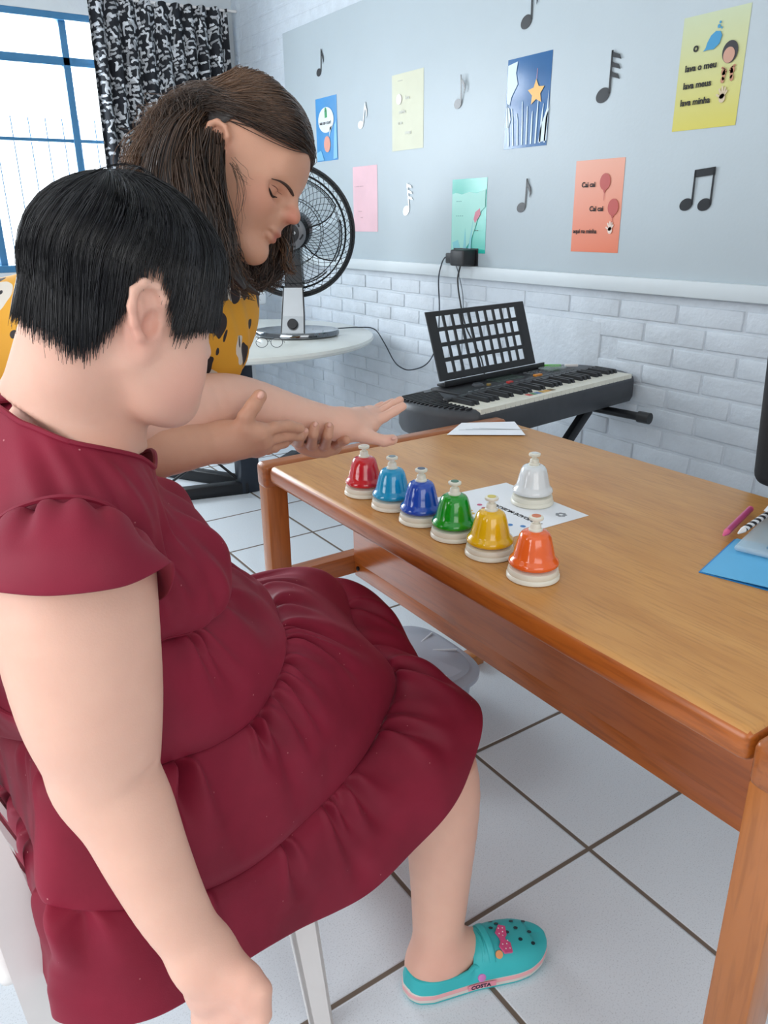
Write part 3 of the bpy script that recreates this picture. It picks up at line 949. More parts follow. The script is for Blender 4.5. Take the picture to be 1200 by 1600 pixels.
MB().box((-.115, -.04, .002), (.115, .04, .020), .003, 2, mt).build('pages', mat('page_block', (232, 232, 238), .6, var=.06, scale=300, stretch=(.02, .02, 6)), t)
MB().box((-.118, -.042, .020), (.118, .042, .0225), .001, 1, mt).build('cover', mat('grey_card', (202, 206, 210), .4, var=.02), t)
MB().box((-.119, -.041, .012), (-.1152, .041, .0165), .0006, 1, mt).build('pink_band', pink, t)
t = table_sheet('loose_paper', 'small white paper sheet on top of the clear case at the right', [(1.335, .735), (1.455, .775), (1.49, .70), (1.372, .662)], M['paper'], z=TZ + .0425)
tag(MB().box((1.36, 1.575, 0), (1.41, 1.625, .035), .003, 2).build('wood_block', M['wood_leg']), 'small brown wooden block on the floor under the table', 'wood block')


# ------------------------------------------------------------------ round white table with a fan
def round_table():
    cx, cy, R, z = 1.58, 3.73, .70, .75
    t = thing('round_table', 'round white table with black metal base by the window', 'table', (cx, cy, 0))
    MB().lathe([(0, z - .034), (R - .02, z - .034), (R - .006, z - .028), (R, z - .016), (R - .004, z - .004), (R - .016, z), (0, z)], (cx, cy, 0), 96).build('tabletop', mat('marble_white', (226, 228, 222), .22, var=.02, scale=4), t)
    bx, by = 1.50, 3.52
    MB().box((bx - .05, by - .045, .0), (bx + .05, by + .045, z - .033), .008).build('pedestal', mat('navy_black_metal', (34, 42, 54), .35, metal=.2), t)
    MB().box((cx - .3, cy - .3, z - .06), (cx + .3, cy - .24, z - .034), .004).build('top_brace', M['black_metal'], t)
    for (a, b_) in (((1.49, 3.50, .03), (1.02, 3.62, .03)), ((1.52, 3.55, .03), (1.22, 4.05, .03)), ((1.52, 3.53, .03), (1.95, 3.85, .03))):
        a, b_ = Vector(a), Vector(b_)
        d = b_ - a
        MB().box((0, -.03, -.03), (d.length, .03, .03), .006, 2, Matrix.Translation(a) @ Matrix.Rotation(math.atan2(d.y, d.x), 4, 'Z')).build('foot', M['black_metal'], t)
    for (a, b_) in (((1.46, 3.52, .30), (1.18, 3.72, .06)), ((1.46, 3.54, .06), (1.20, 3.70, .34)), ((1.46, 3.5, .36), (1.30, 3.9, .07))):
        MB().tube([a, b_], .007, 8).build('brace_rod', M['black_metal'], t)
    return t


round_table()


def fan():
    FZ = .7505
    bx, by = 1.835, 3.545
    ang = math.atan2(-.80, -.60)                # the fan faces the room
    t = thing('table_fan', 'silver and black table fan on the round white table', 'fan', (bx, by, FZ), ang)
    fd = Vector((math.cos(ang), math.sin(ang), 0)); sd = Vector((-math.sin(ang), math.cos(ang), 0)); up = Vector((0, 0, 1))
    O = Vector((bx, by, FZ))
    P = lambda f, s, u: O + fd * f + sd * s + up * u
    # tray base
    b = MB()
    n = 64
    prof = [(0, 0), (.96, 0), (1.0, .006), (1.0, .026), (.985, .030), (.95, .029), (.0, .029)]
    for i in range(1):
        vs, fs = [], []
        for (r, z) in prof:
            for k in range(n):
                a = 2 * PI * k / n
                vs.append(P(.165 * r * math.cos(a), .212 * r * math.sin(a), z))
        for q in range(len(prof) - 1):
            for k in range(n): fs.append((q * n + k, q * n + (k + 1) % n, (q + 1) * n + (k + 1) % n, (q + 1) * n + k))
        b.add(vs, fs)
    b.build('base', M['dark_chrome'], t)
    # column
    mtx = Matrix(((fd.x, sd.x, 0, O.x), (fd.y, sd.y, 0, O.y), (0, 0, 1, O.z), (0, 0, 0, 1)))
    def taper(w0, w1, z0, z1, f0, f1, th0, th1):
        return [P(f0 + th0, -w0, z0), P(f0 + th0, w0, z0), P(f0 - th0, w0, z0), P(f0 - th0, -w0, z0), P(f1 + th1, -w1, z1), P(f1 + th1, w1, z1), P(f1 - th1, w1, z1), P(f1 - th1, -w1, z1)], [(3, 2, 1, 0), (4, 5, 6, 7), (0, 1, 5, 4), (1, 2, 6, 5), (2, 3, 7, 6), (3, 0, 4, 7)]
    b = MB()
    for a in ((.055, .052, .029, .105, .105, .06, .02, .03), (.052, .045, .105, .235, .06, .028, .03, .02)):
        b.add(*taper(*a))
    c = b.build('column', M['chrome'], t, smooth=False)
    b = MB()
    for s in (-1, 1):
        b.tube([P(.122, s * .056, .03), P(.088, s * .054, .105), P(.046, s * .047, .235)], .004, 6)
    b.build('column_edge', M['black_plastic'], t)
    kb = Matrix.Translation(P(.108, .0, .068)) @ Matrix(((fd.x, sd.x, 0, 0), (fd.y, sd.y, 0, 0), (0, 0, 1, 0), (0, 0, 0, 1))) @ Matrix.Rotation(PI / 2 - .3, 4, 'Y')
    MB().lathe([(.026, -.004), (.026, .014), (.023, .019), (0, .019)], n=28, mtx=kb).build('knob', M['black_plastic'], t)
    MB().add(*taper(.045, .036, .235, .42, .0, -.015, .03, .035)).build('neck', M['black_plastic'], t, smooth=False)
    # head
    HZ, R = .49, .300
    tilt = .08
    hm = Matrix.Translation(P(.03, 0, HZ)) @ Matrix(((fd.x, sd.x, 0, 0), (fd.y, sd.y, 0, 0), (0, 0, 1, 0), (0, 0, 0, 1))) @ Matrix.Rotation(tilt, 4, 'Y') @ Matrix.Rotation(PI / 2, 4, 'Y')
    MB().lathe([(.07, -.16), (.085, -.14), (.09, -.06), (.085, -.03), (0, -.03)], n=36, mtx=hm).build('motor_housing', M['black_plastic'], t)
    H = lambda r, a, z: hm @ Vector((r * math.cos(a), r * math.sin(a), z))
    b = MB()
    for rr, zz, tr in ((R, .0, .008), (R - .012, .014, .004), (R - .012, -.014, .004)):
        b.tube([H(rr, 2 * PI * k / 72, zz) for k in range(72)], tr, 8, closed=True)
    for k in range(90):
        a = 2 * PI * k / 90
        b.tube([H(R - .006, a, .014), H(R + .004, a + .02, -.010)], .0022, 4)
    b.build('rim', M['black_plastic'], t)
    for nm, zb, sg in (('front_grille', .05, 1), ('rear_grille', -.05, -1)):
        b = MB()
        nw_ = 60 if sg > 0 else 36
        for k in range(nw_):
            a0 = 2 * PI * k / nw_
            pts = []
            for i in range(9):
                s = i / 8
                r = .06 + (R - .012 - .06) * s
                pts.append(H(r, a0 + sg * .75 * s ** 1.3, (zb * .9 if sg > 0 else zb) * (1 - s ** 3)))
            b.tube(pts, .0012, 4)
        for rr in (.15, .235, .262):
            s = (rr - .06) / (R - .072)
            b.tube([H(rr, 2 * PI * k / 60, zb * .9 * (1 - s ** 3)) for k in range(60)], .0018 if rr < .25 else .0035, 5, closed=True)
        b.build(nm, M['black_metal'], t)
    hub = MB().lathe([(.0, .044), (.078, .042), (.078, .050), (.070, .056), (.048, .058), (0, .058)], n=48, mtx=hm).build('grille_badge', mat('grey_badge', (120, 122, 126), .35, metal=.4), t)
    MB().lathe([(.047, .058), (.047, .062), (.042, .063), (0, .063)], n=40, mtx=hm).build('badge_disc', M['black_plastic'], hub)
    for k in range(6):
        a = 2 * PI * k / 6
        sl = MB().tube([H(.056 + .010 * i / 4, a + .11 * i, .0575) for i in range(5)], .004, 6)
        sl.build('badge_slot', M['black_plastic'], hub)
    vs, fs = text_mesh('Philco', .026, lambda u, v, w: H(math.hypot(u, v + .002), 0, 0) * 0 + hm @ Vector((-(v - .004), u, .0632 + w)), bold=.0006, align='CENTER')
    MB().add(vs, fs).build('badge_lettering', flat('badge_white', (222, 226, 228)), hub, smooth=False)
    smoke = mat('smoky_blade', (90, 104, 112), .12, var=.02, alpha=.30)
    for k in range(6):
        a0 = 2 * PI * k / 6
        G = []
        for i in range(9):
            s = i / 8
            r = .05 + .195 * s
            row = []
            for j in range(7):
                q = j / 6
                a = a0 + .35 * s + (q - .5) * (.62 + .30 * math.sin(s * PI * .8))
                row.append(H(r, a, (q - .5) * .05 * (1 - .3 * s)))
            G.append(row)
        bl = MB().grid(G).build('blade', smoke, t)
        e = [G[i][0] for i in range(9)] + [G[8][j] for j in range(1, 7)]
        MB().tube(e, .0034, 5).build('blade_edge', M['black_plastic'], bl)
    return t


fan()

t = thing('eyeglasses', 'thin wire framed eyeglasses lying on the round white table', 'glasses', (1.62, 3.26, .75))
gx = np.array([.83, -.556, 0]); gy = np.array([.556, .83, 0]); g0 = np.array([1.545, 3.265, .7515])
gp = lambda u, v, w: tuple(g0 + gx * u + gy * v + np.array([0, 0, w]))
gm = mat('gunmetal_wire', (58, 62, 68), .3, metal=.7)
fr = MB()
lens = MB()
for s in (-1, 1):
    lp = [(s * .034 + .027 * math.cos(a), .022 + .021 * math.sin(a)) for a in [2 * PI * k / 28 for k in range(28)]]
    fr.tube([gp(u, .004 + w * .35, w) for u, w in lp], .0014, 6, closed=True)
    lens.prism(lp, lambda u, w, q: gp(u, .004 + w * .35 + q, w), .0008)
fr.tube([gp(-.008, .012, .026), gp(0, .014, .029), gp(.008, .012, .026)], .0014, 6)
f0 = fr.build('frame', gm, t)
lens.build('lens', M['glass'], t, smooth=False)
for s in (-1, 1):
    MB().tube([gp(s * .061, .014, .028), gp(s * .062, .07, .016), gp(s * .055, .115, .004)], .0012, 6).build('temple', gm, t)

# white wall basin behind the round table
t = thing('wash_basin', 'white wall basin with a thin leg behind the round table', 'basin', (2.05, 4.75, 0))
wp = mat('white_ceramic', (224, 228, 230), .25, var=.02)
b = MB().box((1.62, 4.55, .80), (2.16, 5.03, .885), .02, 4).build('bowl', wp, t)
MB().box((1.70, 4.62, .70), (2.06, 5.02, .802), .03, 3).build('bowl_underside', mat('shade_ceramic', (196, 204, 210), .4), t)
MB().tube([(2.03, 4.62, 0), (2.03, 4.62, .80)], .015, 12).build('leg', wp, t)
MB().tube([(1.68, 4.62, 0), (1.68, 4.62, .80)], .015, 12).build('leg', wp, t)
MB().tube([(1.9, 4.9, .70), (1.9, 4.9, .45), (1.9, 5.0, .40), (1.9, 5.17, .40)], .018, 10).build('drain_pipe', M['white_plastic'], t)


# ------------------------------------------------------------------ keyboard on a cross stand
KA = math.atan2(.108, .813)
KO = Vector((1.492, 1.738, 0))
KE = Vector((math.cos(KA), math.sin(KA), 0)); KN = Vector((-math.sin(KA), math.cos(KA), 0))
KP = lambda s, t_, z: tuple(KO + KE * s + KN * t_ + Vector((0, 0, z)))


def keyboard():
    t = thing('keyboard', 'black electronic keyboard with cream keys on a black stand', 'keyboard', KP(.4, .15, .62), KA)
    ctl = [(-.005, -.012), (-.040, .030), (-.075, .095), (-.092, .17), (-.082, .245), (-.045, .300), (.03, .325), (.30, .335), (.62, .335), (.76, .325), (.84, .285), (.876, .21), (.880, .12), (.862, .04), (.826, -.012)]
    out = [(p[0], p[1]) for p in smooth_path([(*p, 0) for p in ctl], 5)]
    n = len(out)
    cx, cy = .39, .15
    b = MB()
    rings = []
    for (sc, z) in ((.93, .655), (.985, .662), (1.0, .680), (1.0, .735), (.992, .752), (.965, .760)):
        rings.append([KP(cx + (u - cx) * sc, cy + (v - cy) * (1 - (1 - sc) * 2.2), z) for u, v in out])
    b.grid(rings, closed_u=True)
    b.add(rings[0], [tuple(range(n))[::-1]]); b.add(rings[-1], [tuple(range(n))])
    b.build('body', M['grey_plastic'], t, angle=50)
    # dark top deck pieces
    deck = MB()
    deck.box((0, .128, .754), (.815, .150, .772), .004, 2)
    deck.box((.10, .152, .755), (.74, .305, .768), .004, 2)
    for i, v in enumerate(deck.v): deck.v[i] = KP(*v)
    deck.build('control_panel', M['black_plastic'], t)
    g = MB()
    for k in range(17):
        tt = .018 + k * .0165
        s0 = -.012 - .062 * math.sin(min(1, (tt + .02) / .2) * PI / 2)
        s1 = .005 + .10 * max(0, (tt - .13)) / .15 if tt > .13 else -.004 + (.0 if tt > .0 else 0)
        if tt > .27: s1 = .05; s0 = -.045
        g.box((s0, tt, .7595), (max(s1, s0 + .02), tt + .007, .7655), .0015, 1)
    for i, v in enumerate(g.v): g.v[i] = KP(*v)
    g.build('speaker_grille', M['black_plastic'], t)
    # white keys
    W = .0232; nw = 35
    whites = []
    for k in range(nw):
        w = MB().box((k * W + .0003, -.010, .742), ((k + 1) * W - .0003, .128, .7625), .0007, 1)
        for i, v in enumerate(w.v): w.v[i] = KP(*v)
        whites.append(w.build('white_key', M['cream_plastic'], t))
    pat = (1, 1, 0, 1, 1, 1, 0)
    for k in range(nw - 1):
        if pat[k % 7]:
            x = (k + 1) * W
            w = MB()
            w.add([(x - .0068, .040, .762), (x + .0068, .040, .762), (x + .0068, .128, .762), (x - .0068, .128, .762), (x - .0050, .047, .775), (x + .0050, .047, .775), (x + .0050, .128, .776), (x - .0050, .128, .776)], [(3, 2, 1, 0), (4, 5, 6, 7), (0, 1, 5, 4), (1, 2, 6, 5), (2, 3, 7, 6), (3, 0, 4, 7)])
            for i, v in enumerate(w.v): w.v[i] = KP(*v)
            w.build('black_key', M['black_plastic'], t, smooth=False)
    for k, (nm, rgb) in enumerate((('red', (200, 52, 48)), ('green', (48, 132, 76)), ('blue', (70, 120, 180)), ('yellow', (214, 168, 60)), ('amber', (220, 160, 50)), ('brown', (120, 96, 40)))):
        kk = 11 + k
        w = MB().box((kk * W + .002, .012, .7624), ((kk + 1) * W - .002, .034, .7632))
        for i, v in enumerate(w.v): w.v[i] = KP(*v)
        st_ = w.build('key_sticker', flat('sticker_' + nm, rgb), t, smooth=False)
        st_['label'] = nm + ' sticker on a white key'
    # controls
    d = MB().box((.33, .205, .7675), (.47, .275, .7695), .001, 1)
    for i, v in enumerate(d.v): d.v[i] = KP(*v)
    d.build('display', mat('lcd_grey', (70, 84, 78), .2, var=.05), t, smooth=False)
    kn = MB()
    c = Vector(KP(.235, .215, .767))
    kn.lathe([(.022, 0), (.022, .004), (.016, .010), (0, .011)], c, 24)
    kn.build('dial', M['grey_plastic'], t)
    bg_ = mat('button_grey', (104, 108, 112), .5)
    def pad(u0, v0, u1, v1, z1):
        q = MB().box((u0, v0, .767), (u1, v1, z1), .001, 1)
        for i, v in enumerate(q.v): q.v[i] = KP(*v)
        q.build('button', bg_, t, smooth=False)
    for r in range(2):
        for k in range(20):
            u = .14 + k * .029
            if .31 < u < .49 and r == 1: continue
            pad(u, .165 + r * .115, u + .016, .172 + r * .115, .7705)
    for k in range(5):
        for r in range(4):
            pad(.52 + k * .024, .20 + r * .016, .535 + k * .024, .208 + r * .016, .770)
    for nm, rgb, u0, u1, v0, v1 in (('red_button', (196, 62, 58), .338, .362, .166, .180), ('orange_button', (222, 142, 50), .500, .536, .178, .194), ('tan_button', (150, 126, 70), .26, .275, .19, .20)):
        w = MB().box((u0, v0, .767), (u1, v1, .775), .002, 2)
        for i, v in enumerate(w.v): w.v[i] = KP(*v)
        o = w.build('button', flat(nm, rgb), t); o['label'] = nm.replace('_', ' ')
    return t


keyboard()


def music_rest():
    t = thing('music_rest', 'black sheet music rest with rows of square holes standing on the keyboard', 'music rest', KP(.39, .29, .77), KA)
    s0, s1 = .135, .638
    zl, zh = .785, 1.005
    lean = .075
    t0 = .292
    def Q(s, h, w): return KP(s, t0 + lean * h + w, zl + (zh - zl) * h)
    b = MB()
    nc, nr = 10, 4
    us = [s0]
    m0, cw, gp_ = .042, .0322, .0098
    u = s0 + m0
    for k in range(nc):
        us += [u, u + cw]; u += cw + gp_
    us.append(s1)
    hs = [0]
    h = .10
    for k in range(nr):
        hs += [h, h + .165]; h += .165 + .056
    hs.append(1.0)
    for i in range(len(us) - 1):
        for j in range(len(hs) - 1):
            if i % 2 == 1 and j % 2 == 1 and i < 2 * nc and j < 2 * nr: continue
            c = [Q(us[i], hs[j], 0), Q(us[i + 1], hs[j], 0), Q(us[i + 1], hs[j + 1], 0), Q(us[i], hs[j + 1], 0)]
            d = [Q(us[i], hs[j], .006), Q(us[i + 1], hs[j], .006), Q(us[i + 1], hs[j + 1], .006), Q(us[i], hs[j + 1], .006)]
            b.add(c + d, [(0, 1, 2, 3), (7, 6, 5, 4), (0, 4, 5, 1), (1, 5, 6, 2), (2, 6, 7, 3), (3, 7, 4, 0)])
    b.build('panel', M['black_plastic'], t, smooth=False)
    b = MB().box((s0 - .01, t0 - .028, zl - .014), (s1 + .015, t0 + .008, zl - .006), .002)
    b.box((s0 - .01, t0 - .031, zl - .014), (s1 + .015, t0 - .026, zl + .006), .002)
    for i, v in enumerate(b.v): b.v[i] = KP(*v)
    b.build('ledge', M['black_plastic'], t)


music_rest()
# clear bag with a green clip on the keyboard
t = thing('clip', 'bright green and white clip lying on the keyboard right of the music rest', 'clip', KP(.70, .22, .77))
b = MB().box((-.045, -.006, 0), (.02, .006, .010), .002, 2, Matrix.Translation(KP(.70, .245, .769)) @ Matrix.Rotation(-.6, 4, 'Z'))
b.build('clip_body', mat('lime_plastic', (96, 196, 48), .35), t)
MB().box((-.02, -.005, 0), (.03, .005, .009), .002, 2, Matrix.Translation(KP(.745, .213, .769)) @ Matrix.Rotation(-.6, 4, 'Z')).build('clip_end', M['white_plastic'], t)
t = MB().box((-.05, -.03, 0), (.05, .03, .008), .004, 2, Matrix.Translation(KP(.655, .225, .771)) @ Matrix.Rotation(.1, 4, 'Z')).build('plastic_bag', mat('clear_bag', (200, 215, 215), .12, alpha=.25))
tag(t, 'small clear plastic bag beside the green clip on the keyboard', 'bag')


def stand():
    t = thing('keyboard_stand', 'black metal cross stand carrying the keyboard', 'stand', KP(.4, .15, 0), KA)
    for s in (.17, .72):
        o = MB().tube([KP(s, -.13, .638), KP(s, .36, .638)], .015, 12).build('support_bar', M['black_metal'], t)
        for y in (-.13, .36):
            MB().tube([KP(s, y - .022, .638), KP(s, y + .022, .638)], .020, 14).build('bar_end', M['black_plastic'], o)
    for tt, sa, sb in ((.10, .72, .02), (.15, .17, .70)):
        a, c = Vector(KP(sa, tt, .632)), Vector(KP(sb, tt, .03))
        d = (c - a)
        m = Matrix.Translation(a) @ d.to_track_quat('X', 'Z').to_matrix().to_4x4()
        MB().box((0, -.013, -.020), (d.length, .013, .020), .003, 2, m).build('leg', M['black_metal'], t)
    for s, y0, y1 in ((.02, .045, .30), (.70, .0, .34)):
        o = MB().tube([KP(s, y0, .02), KP(s, y1, .02)], .016, 10).build('foot_bar', M['black_metal'], t)
        for y in (y0, y1): MB().tube([KP(s, y - .015, .020), KP(s, y + .015, .020)], .0198, 12).build('foot_cap', M['black_plastic'], o)


stand()

# ------------------------------------------------------------------ plugs and cables
t = thing('power_adapter', 'two-part black plug adapter on the wall rail under the teal sheet', 'plug', (WX - .03, 2.78, 1.13))
MB().box((WX - .075, 2.845, 1.105), (WX - .0165, 2.90, 1.150), .006, 2).build('plug_body', M['black_plastic'], t)
MB().box((WX - .095, 2.750, 1.098), (WX - .0165, 2.842, 1.166), .008, 3, Matrix.Translation((0, 0, 0))).build('adapter_body', M['black_plastic'], t)
MB().box((WX - .020, 2.74, 1.097), (WX - .0165, 2.91, 1.170), .001, 1).build('socket_plate', M['black_plastic'], t)


def cable(name, label, pts, r, m):
    return tag(MB().tube(smooth_path(pts, 8), r, 8).build(name, m), label, 'cable')


cm = mat('cable_rubber', (52, 60, 70), .5)
cable('fan_cable', 'grey fan cable looping from the round table down to the plug',
      [(2.02, 3.58, .762), (2.13, 3.60, .757), (2.22, 3.58, .756), (2.295, 3.54, .745), (2.30, 3.455, .684), (2.30, 3.366, .602), (2.30, 3.30, .575), (2.30, 3.222, .573), (2.30, 3.102, .61), (2.30, 3.03, .67), (2.30, 2.99, .76), (2.295, 2.975, .90), (2.28, 2.965, 1.03), (2.285, 2.95, 1.10), (2.275, 2.915, 1.128), (2.275, 2.904, 1.128)], .0032, cm)
cable('adapter_cable', 'black adapter cable running from the plug down behind the music rest',
      [(2.265, 2.79, 1.10), (2.26, 2.80, 1.04), (2.26, 2.78, .95), (2.25, 2.72, .84), (2.24, 2.60, .72), (2.12, 2.42, .62), (2.04, 2.30, .56), (2.02, 2.26, .40), (2.02, 2.26, .02)], .0035, M['black_plastic'])
cable('thin_cable', 'thin grey cable hanging straight down beside the adapter cable',
      [(2.28, 2.846, 1.11), (2.30, 2.84, 1.05), (2.318, 2.83, .95), (2.318, 2.83, .8), (2.318, 2.83, .4), (2.318, 2.83, .01)], .0024, flat('pale_cable', (120, 128, 136)))


# ------------------------------------------------------------------ black office chair, plastic tub
def office_chair():
    cx, cy = 1.80, .72
    t = thing('office_chair', 'black office chair behind the table at the right edge', 'chair', (cx, cy, 0))
    bl = mat('black_fabric', (20, 21, 26), .75, var=.1, scale=60, bump=.1, bscale=300)
    MB().box((-.035, -.225, 0), (.035, .225, .34), .033, 5, Matrix.Translation((cx - .14, cy, .720)) @ Matrix.Rotation(-.08, 4, 'Y')).build('backrest', bl, t)
    MB().box((-.21, -.23, 0), (.21, .23, .07), .033, 4, Matrix.Translation((cx + .10, cy, .44))).build('seat', bl, t)
    MB().tube([(cx - .125, cy, .80), (cx - .17, cy, .6), (cx - .13, cy, .44), (cx + .05, cy, .43)], .018, 10).build('back_bracket', M['black_metal'], t)
    MB().tube([(cx + .08, cy, .10), (cx + .08, cy, .44)], .025, 14).build('gas_column', M['black_metal'], t)
    for k in range(5):
        a = 2 * PI * k / 5 + .3
        o = MB().tube([(cx + .08, cy, .11), (cx + .08 + .26 * math.cos(a), cy + .26 * math.sin(a), .07)], [.022, .014], 10).build('base_arm', M['black_plastic'], t)
        c = Vector((cx + .08 + .25 * math.cos(a), cy + .25 * math.sin(a), .026))
        MB().tube([c + Vector((-.018 * math.sin(a), .018 * math.cos(a), 0)), c - Vector((-.018 * math.sin(a), .018 * math.cos(a), 0))], .0255, 16).build('caster', M['black_plastic'], o)


office_chair()


def tub():
    cx, cy = 1.10, 1.535
    t = thing('plastic_tub', 'translucent grey plastic tub with lid on the floor under the table', 'tub', (cx, cy, 0), .1)
    mt = mat('frosted_plastic', (168, 172, 184), .3, var=.03, alpha=.96)
    ml = mat('frosted_lid', (176, 178, 190), .28, var=.03, alpha=.97)
    def sup(rx, ry, z, n=56, e=3.2):
        out = []
        for k in range(n):
            a = 2 * PI * k / n
            c, s = math.cos(a), math.sin(a)
            out.append((cx + .84 * rx * math.copysign(abs(c) ** (2 / e), c), cy + .84 * ry * math.copysign(abs(s) ** (2 / e), s), z))
        return out
    R = [sup(.135, .165, .002), sup(.150, .182, .01), sup(.168, .20, .12), sup(.170, .202, .135)]
    b = MB().grid(R, closed_u=True); b.add(R[0], [tuple(range(56))[::-1]])
    b.build('bucket', mt, t)
    R = [sup(.176, .208, 0.120), sup(.186, .218, 0.122), sup(.188, .220, 0.136), sup(.178, .210, 0.144), sup(.160, .19, 0.146), sup(.150, .18, 0.156), sup(.06, .08, 0.168)]
    b = MB().grid(R, closed_u=True); b.add(R[-1], [tuple(range(56))])
    l = b.build('lid', ml, t)
    b = MB()
    for a in (.4, 1.5, 2.6, 3.7, 4.8, 5.9):
        b.tube([(cx + .84 * r * math.cos(a) , cy + .84 * r * 1.15 * math.sin(a), .165 - .05 * max(0, r - .06) ) for r in (.03, .08, .13, .155)], .003, 6)
    b.build('lid_ribs', mat('lid_rib_white', (224, 226, 232), .3), l)


tub()

# ------------------------------------------------------------------ bodies grown as one smooth surface from a skeleton
def unit(v):
    v = np.asarray(v, float)
    return v / np.linalg.norm(v)


def v2w(v):
    """direction given as (right, down, away) of the photographer, in world axes"""
    return AX.T @ np.asarray(v, float)


class Cone:
    def __init__(s, a, b, ra, rb, k=.02, op=1):
        s.a, s.b, s.ra, s.rb, s.k, s.op = np.asarray(a, float), np.asarray(b, float), ra, rb, k, op

    def box(s):
        r = max(s.ra, s.rb)
        return np.minimum(s.a, s.b) - r, np.maximum(s.a, s.b) + r

    def ev(s, X, Y, Z):
        ab = s.b - s.a
        L2 = max(ab @ ab, 1e-12)
        x, y, z = X - s.a[0], Y - s.a[1], Z - s.a[2]
        t = np.clip((x * ab[0] + y * ab[1] + z * ab[2]) / L2, 0, 1)
        return np.sqrt((x - t * ab[0]) ** 2 + (y - t * ab[1]) ** 2 + (z - t * ab[2]) ** 2) - (s.ra + (s.rb - s.ra) * t)


class Ell:
    def __init__(s, c, r, R=None, k=.02, op=1):
        s.c, s.r, s.k, s.op = np.asarray(c, float), np.asarray(r, float), k, op
        s.R = np.eye(3) if R is None else np.asarray(R, float)

    def box(s):
        e = np.sqrt(((s.R * s.r[:, None]) ** 2).sum(0))
        return s.c - e, s.c + e

    def ev(s, X, Y, Z):
        x, y, z = X - s.c[0], Y - s.c[1], Z - s.c[2]
        q = [x * a[0] + y * a[1] + z * a[2] for a in s.R]
        k0 = np.sqrt(sum((q[i] / s.r[i]) ** 2 for i in range(3)))
        k1 = np.sqrt(sum((q[i] / s.r[i] ** 2) ** 2 for i in range(3))) + 1e-9
        return k0 * (k0 - 1) / k1


class Group:
    def __init__(s, items, k=.006, op=1):
        s.items, s.k, s.op = items, k, op

    def box(s):
        bs = [i.box() for i in s.items]
        return np.min([b[0] for b in bs], axis=0), np.max([b[1] for b in bs], axis=0)

    def ev(s, X, Y, Z):
        d = s.items[0].ev(X, Y, Z)
        for i in s.items[1:]: d = blend(d, i.ev(X, Y, Z), i.k, i.op)
        return d


def blend(a, b, k, op):
    if op > 0:
        h = np.maximum(k - np.abs(a - b), 0) / k
        return np.minimum(a, b) - h * h * k * .25
    h = np.maximum(k - np.abs(a + b), 0) / k
    return np.maximum(a, -b) + h * h * k * .25


def sdf_points(prims, P):
    P = np.asarray(P, np.float64)
    d = np.full(len(P), 1.0)
    for p in prims: d = blend(d, p.ev(P[:, 0], P[:, 1], P[:, 2]), p.k, p.op)
    return d


def polygonize(prims, h, lo=None, hi=None, offset=0.0):
    bs = [p.box() for p in prims if p.op > 0]
    if lo is None: lo = np.min([b[0] for b in bs], axis=0) - 3 * h - offset
    if hi is None: hi = np.max([b[1] for b in bs], axis=0) + 3 * h + offset
    lo, hi = np.asarray(lo, float), np.asarray(hi, float)
    n = np.ceil((hi - lo) / h).astype(int) + 1
    axs = [(lo[i] + h * np.arange(n[i])).astype(np.float32) for i in range(3)]
    D = np.full(n, 1.0, np.float32)
    for p in prims:
        b0, b1 = p.box()
        m = p.k + 2.5 * h + offset
        i0 = np.clip(np.floor((b0 - m - lo) / h).astype(int), 0, n)
        i1 = np.clip(np.ceil((b1 + m - lo) / h).astype(int) + 1, 0, n)
        if (i1 <= i0).any(): continue
        s = tuple(slice(i0[i], i1[i]) for i in range(3))
        d = p.ev(axs[0][s[0]][:, None, None], axs[1][s[1]][None, :, None], axs[2][s[2]][None, None, :])
        D[s] = blend(D[s], d.astype(np.float32), p.k, p.op)
    D -= offset
    return surface_nets(D, lo, h)


def surface_nets(D, lo, h):
    S = (D < 0)
    cnt = np.zeros(tuple(np.array(S.shape) - 1), np.uint8)
    for dx in (0, 1):
        for dy in (0, 1):
            for dz in (0, 1):
                cnt += S[dx:S.shape[0] - 1 + dx, dy:S.shape[1] - 1 + dy, dz:S.shape[2] - 1 + dz]
    cells = np.argwhere((cnt > 0) & (cnt < 8))
    idx = {}
    I = np.full(cnt.shape, -1, np.int32)
    I[cells[:, 0], cells[:, 1], cells[:, 2]] = np.arange(len(cells))
    acc = np.zeros((len(cells), 3)); num = np.zeros(len(cells))
    corners = [(a, b, c) for a in (0, 1) for b in (0, 1) for c in (0, 1)]
    V = {c: D[cells[:, 0] + c[0], cells[:, 1] + c[1], cells[:, 2] + c[2]].astype(np.float64) for c in corners}
    for c in corners:
        for ax in range(3):
            if c[ax] == 0:
                e = list(c); e[ax] = 1; e = tuple(e)
                a, b = V[c], V[e]
                m = (a < 0) != (b < 0)
                t = a[m] / (a[m] - b[m])
                p = np.tile(np.array(c, float), (m.sum(), 1)); p[:, ax] += t
                acc[m] += p; num[m] += 1
    verts = lo + h * (cells + acc / num[:, None])
    faces = []
    for ax in range(3):
        o1, o2 = [(1, 2), (2, 0), (0, 1)][ax]
        sa = [slice(1, -1)] * 3; sb = [slice(1, -1)] * 3
        sa[ax] = slice(0, -1); sb[ax] = slice(1, None)
        A, B = S[tuple(sa)], S[tuple(sb)]
        for sign, mask in ((1, A & ~B), (-1, ~A & B)):
            e = np.argwhere(mask)
            base = e.copy()
            base[:, o1] += 1; base[:, o2] += 1
            q = []
            for d1, d2 in ((-1, -1), (0, -1), (0, 0), (-1, 0)):
                c = base.copy(); c[:, o1] += d1; c[:, o2] += d2
                q.append(I[c[:, 0], c[:, 1], c[:, 2]])
            q = np.stack(q, 1)
            faces.append(q if sign > 0 else q[:, ::-1])
    F = np.concatenate(faces)
    F = F[(F >= 0).all(1)]
    return verts, F


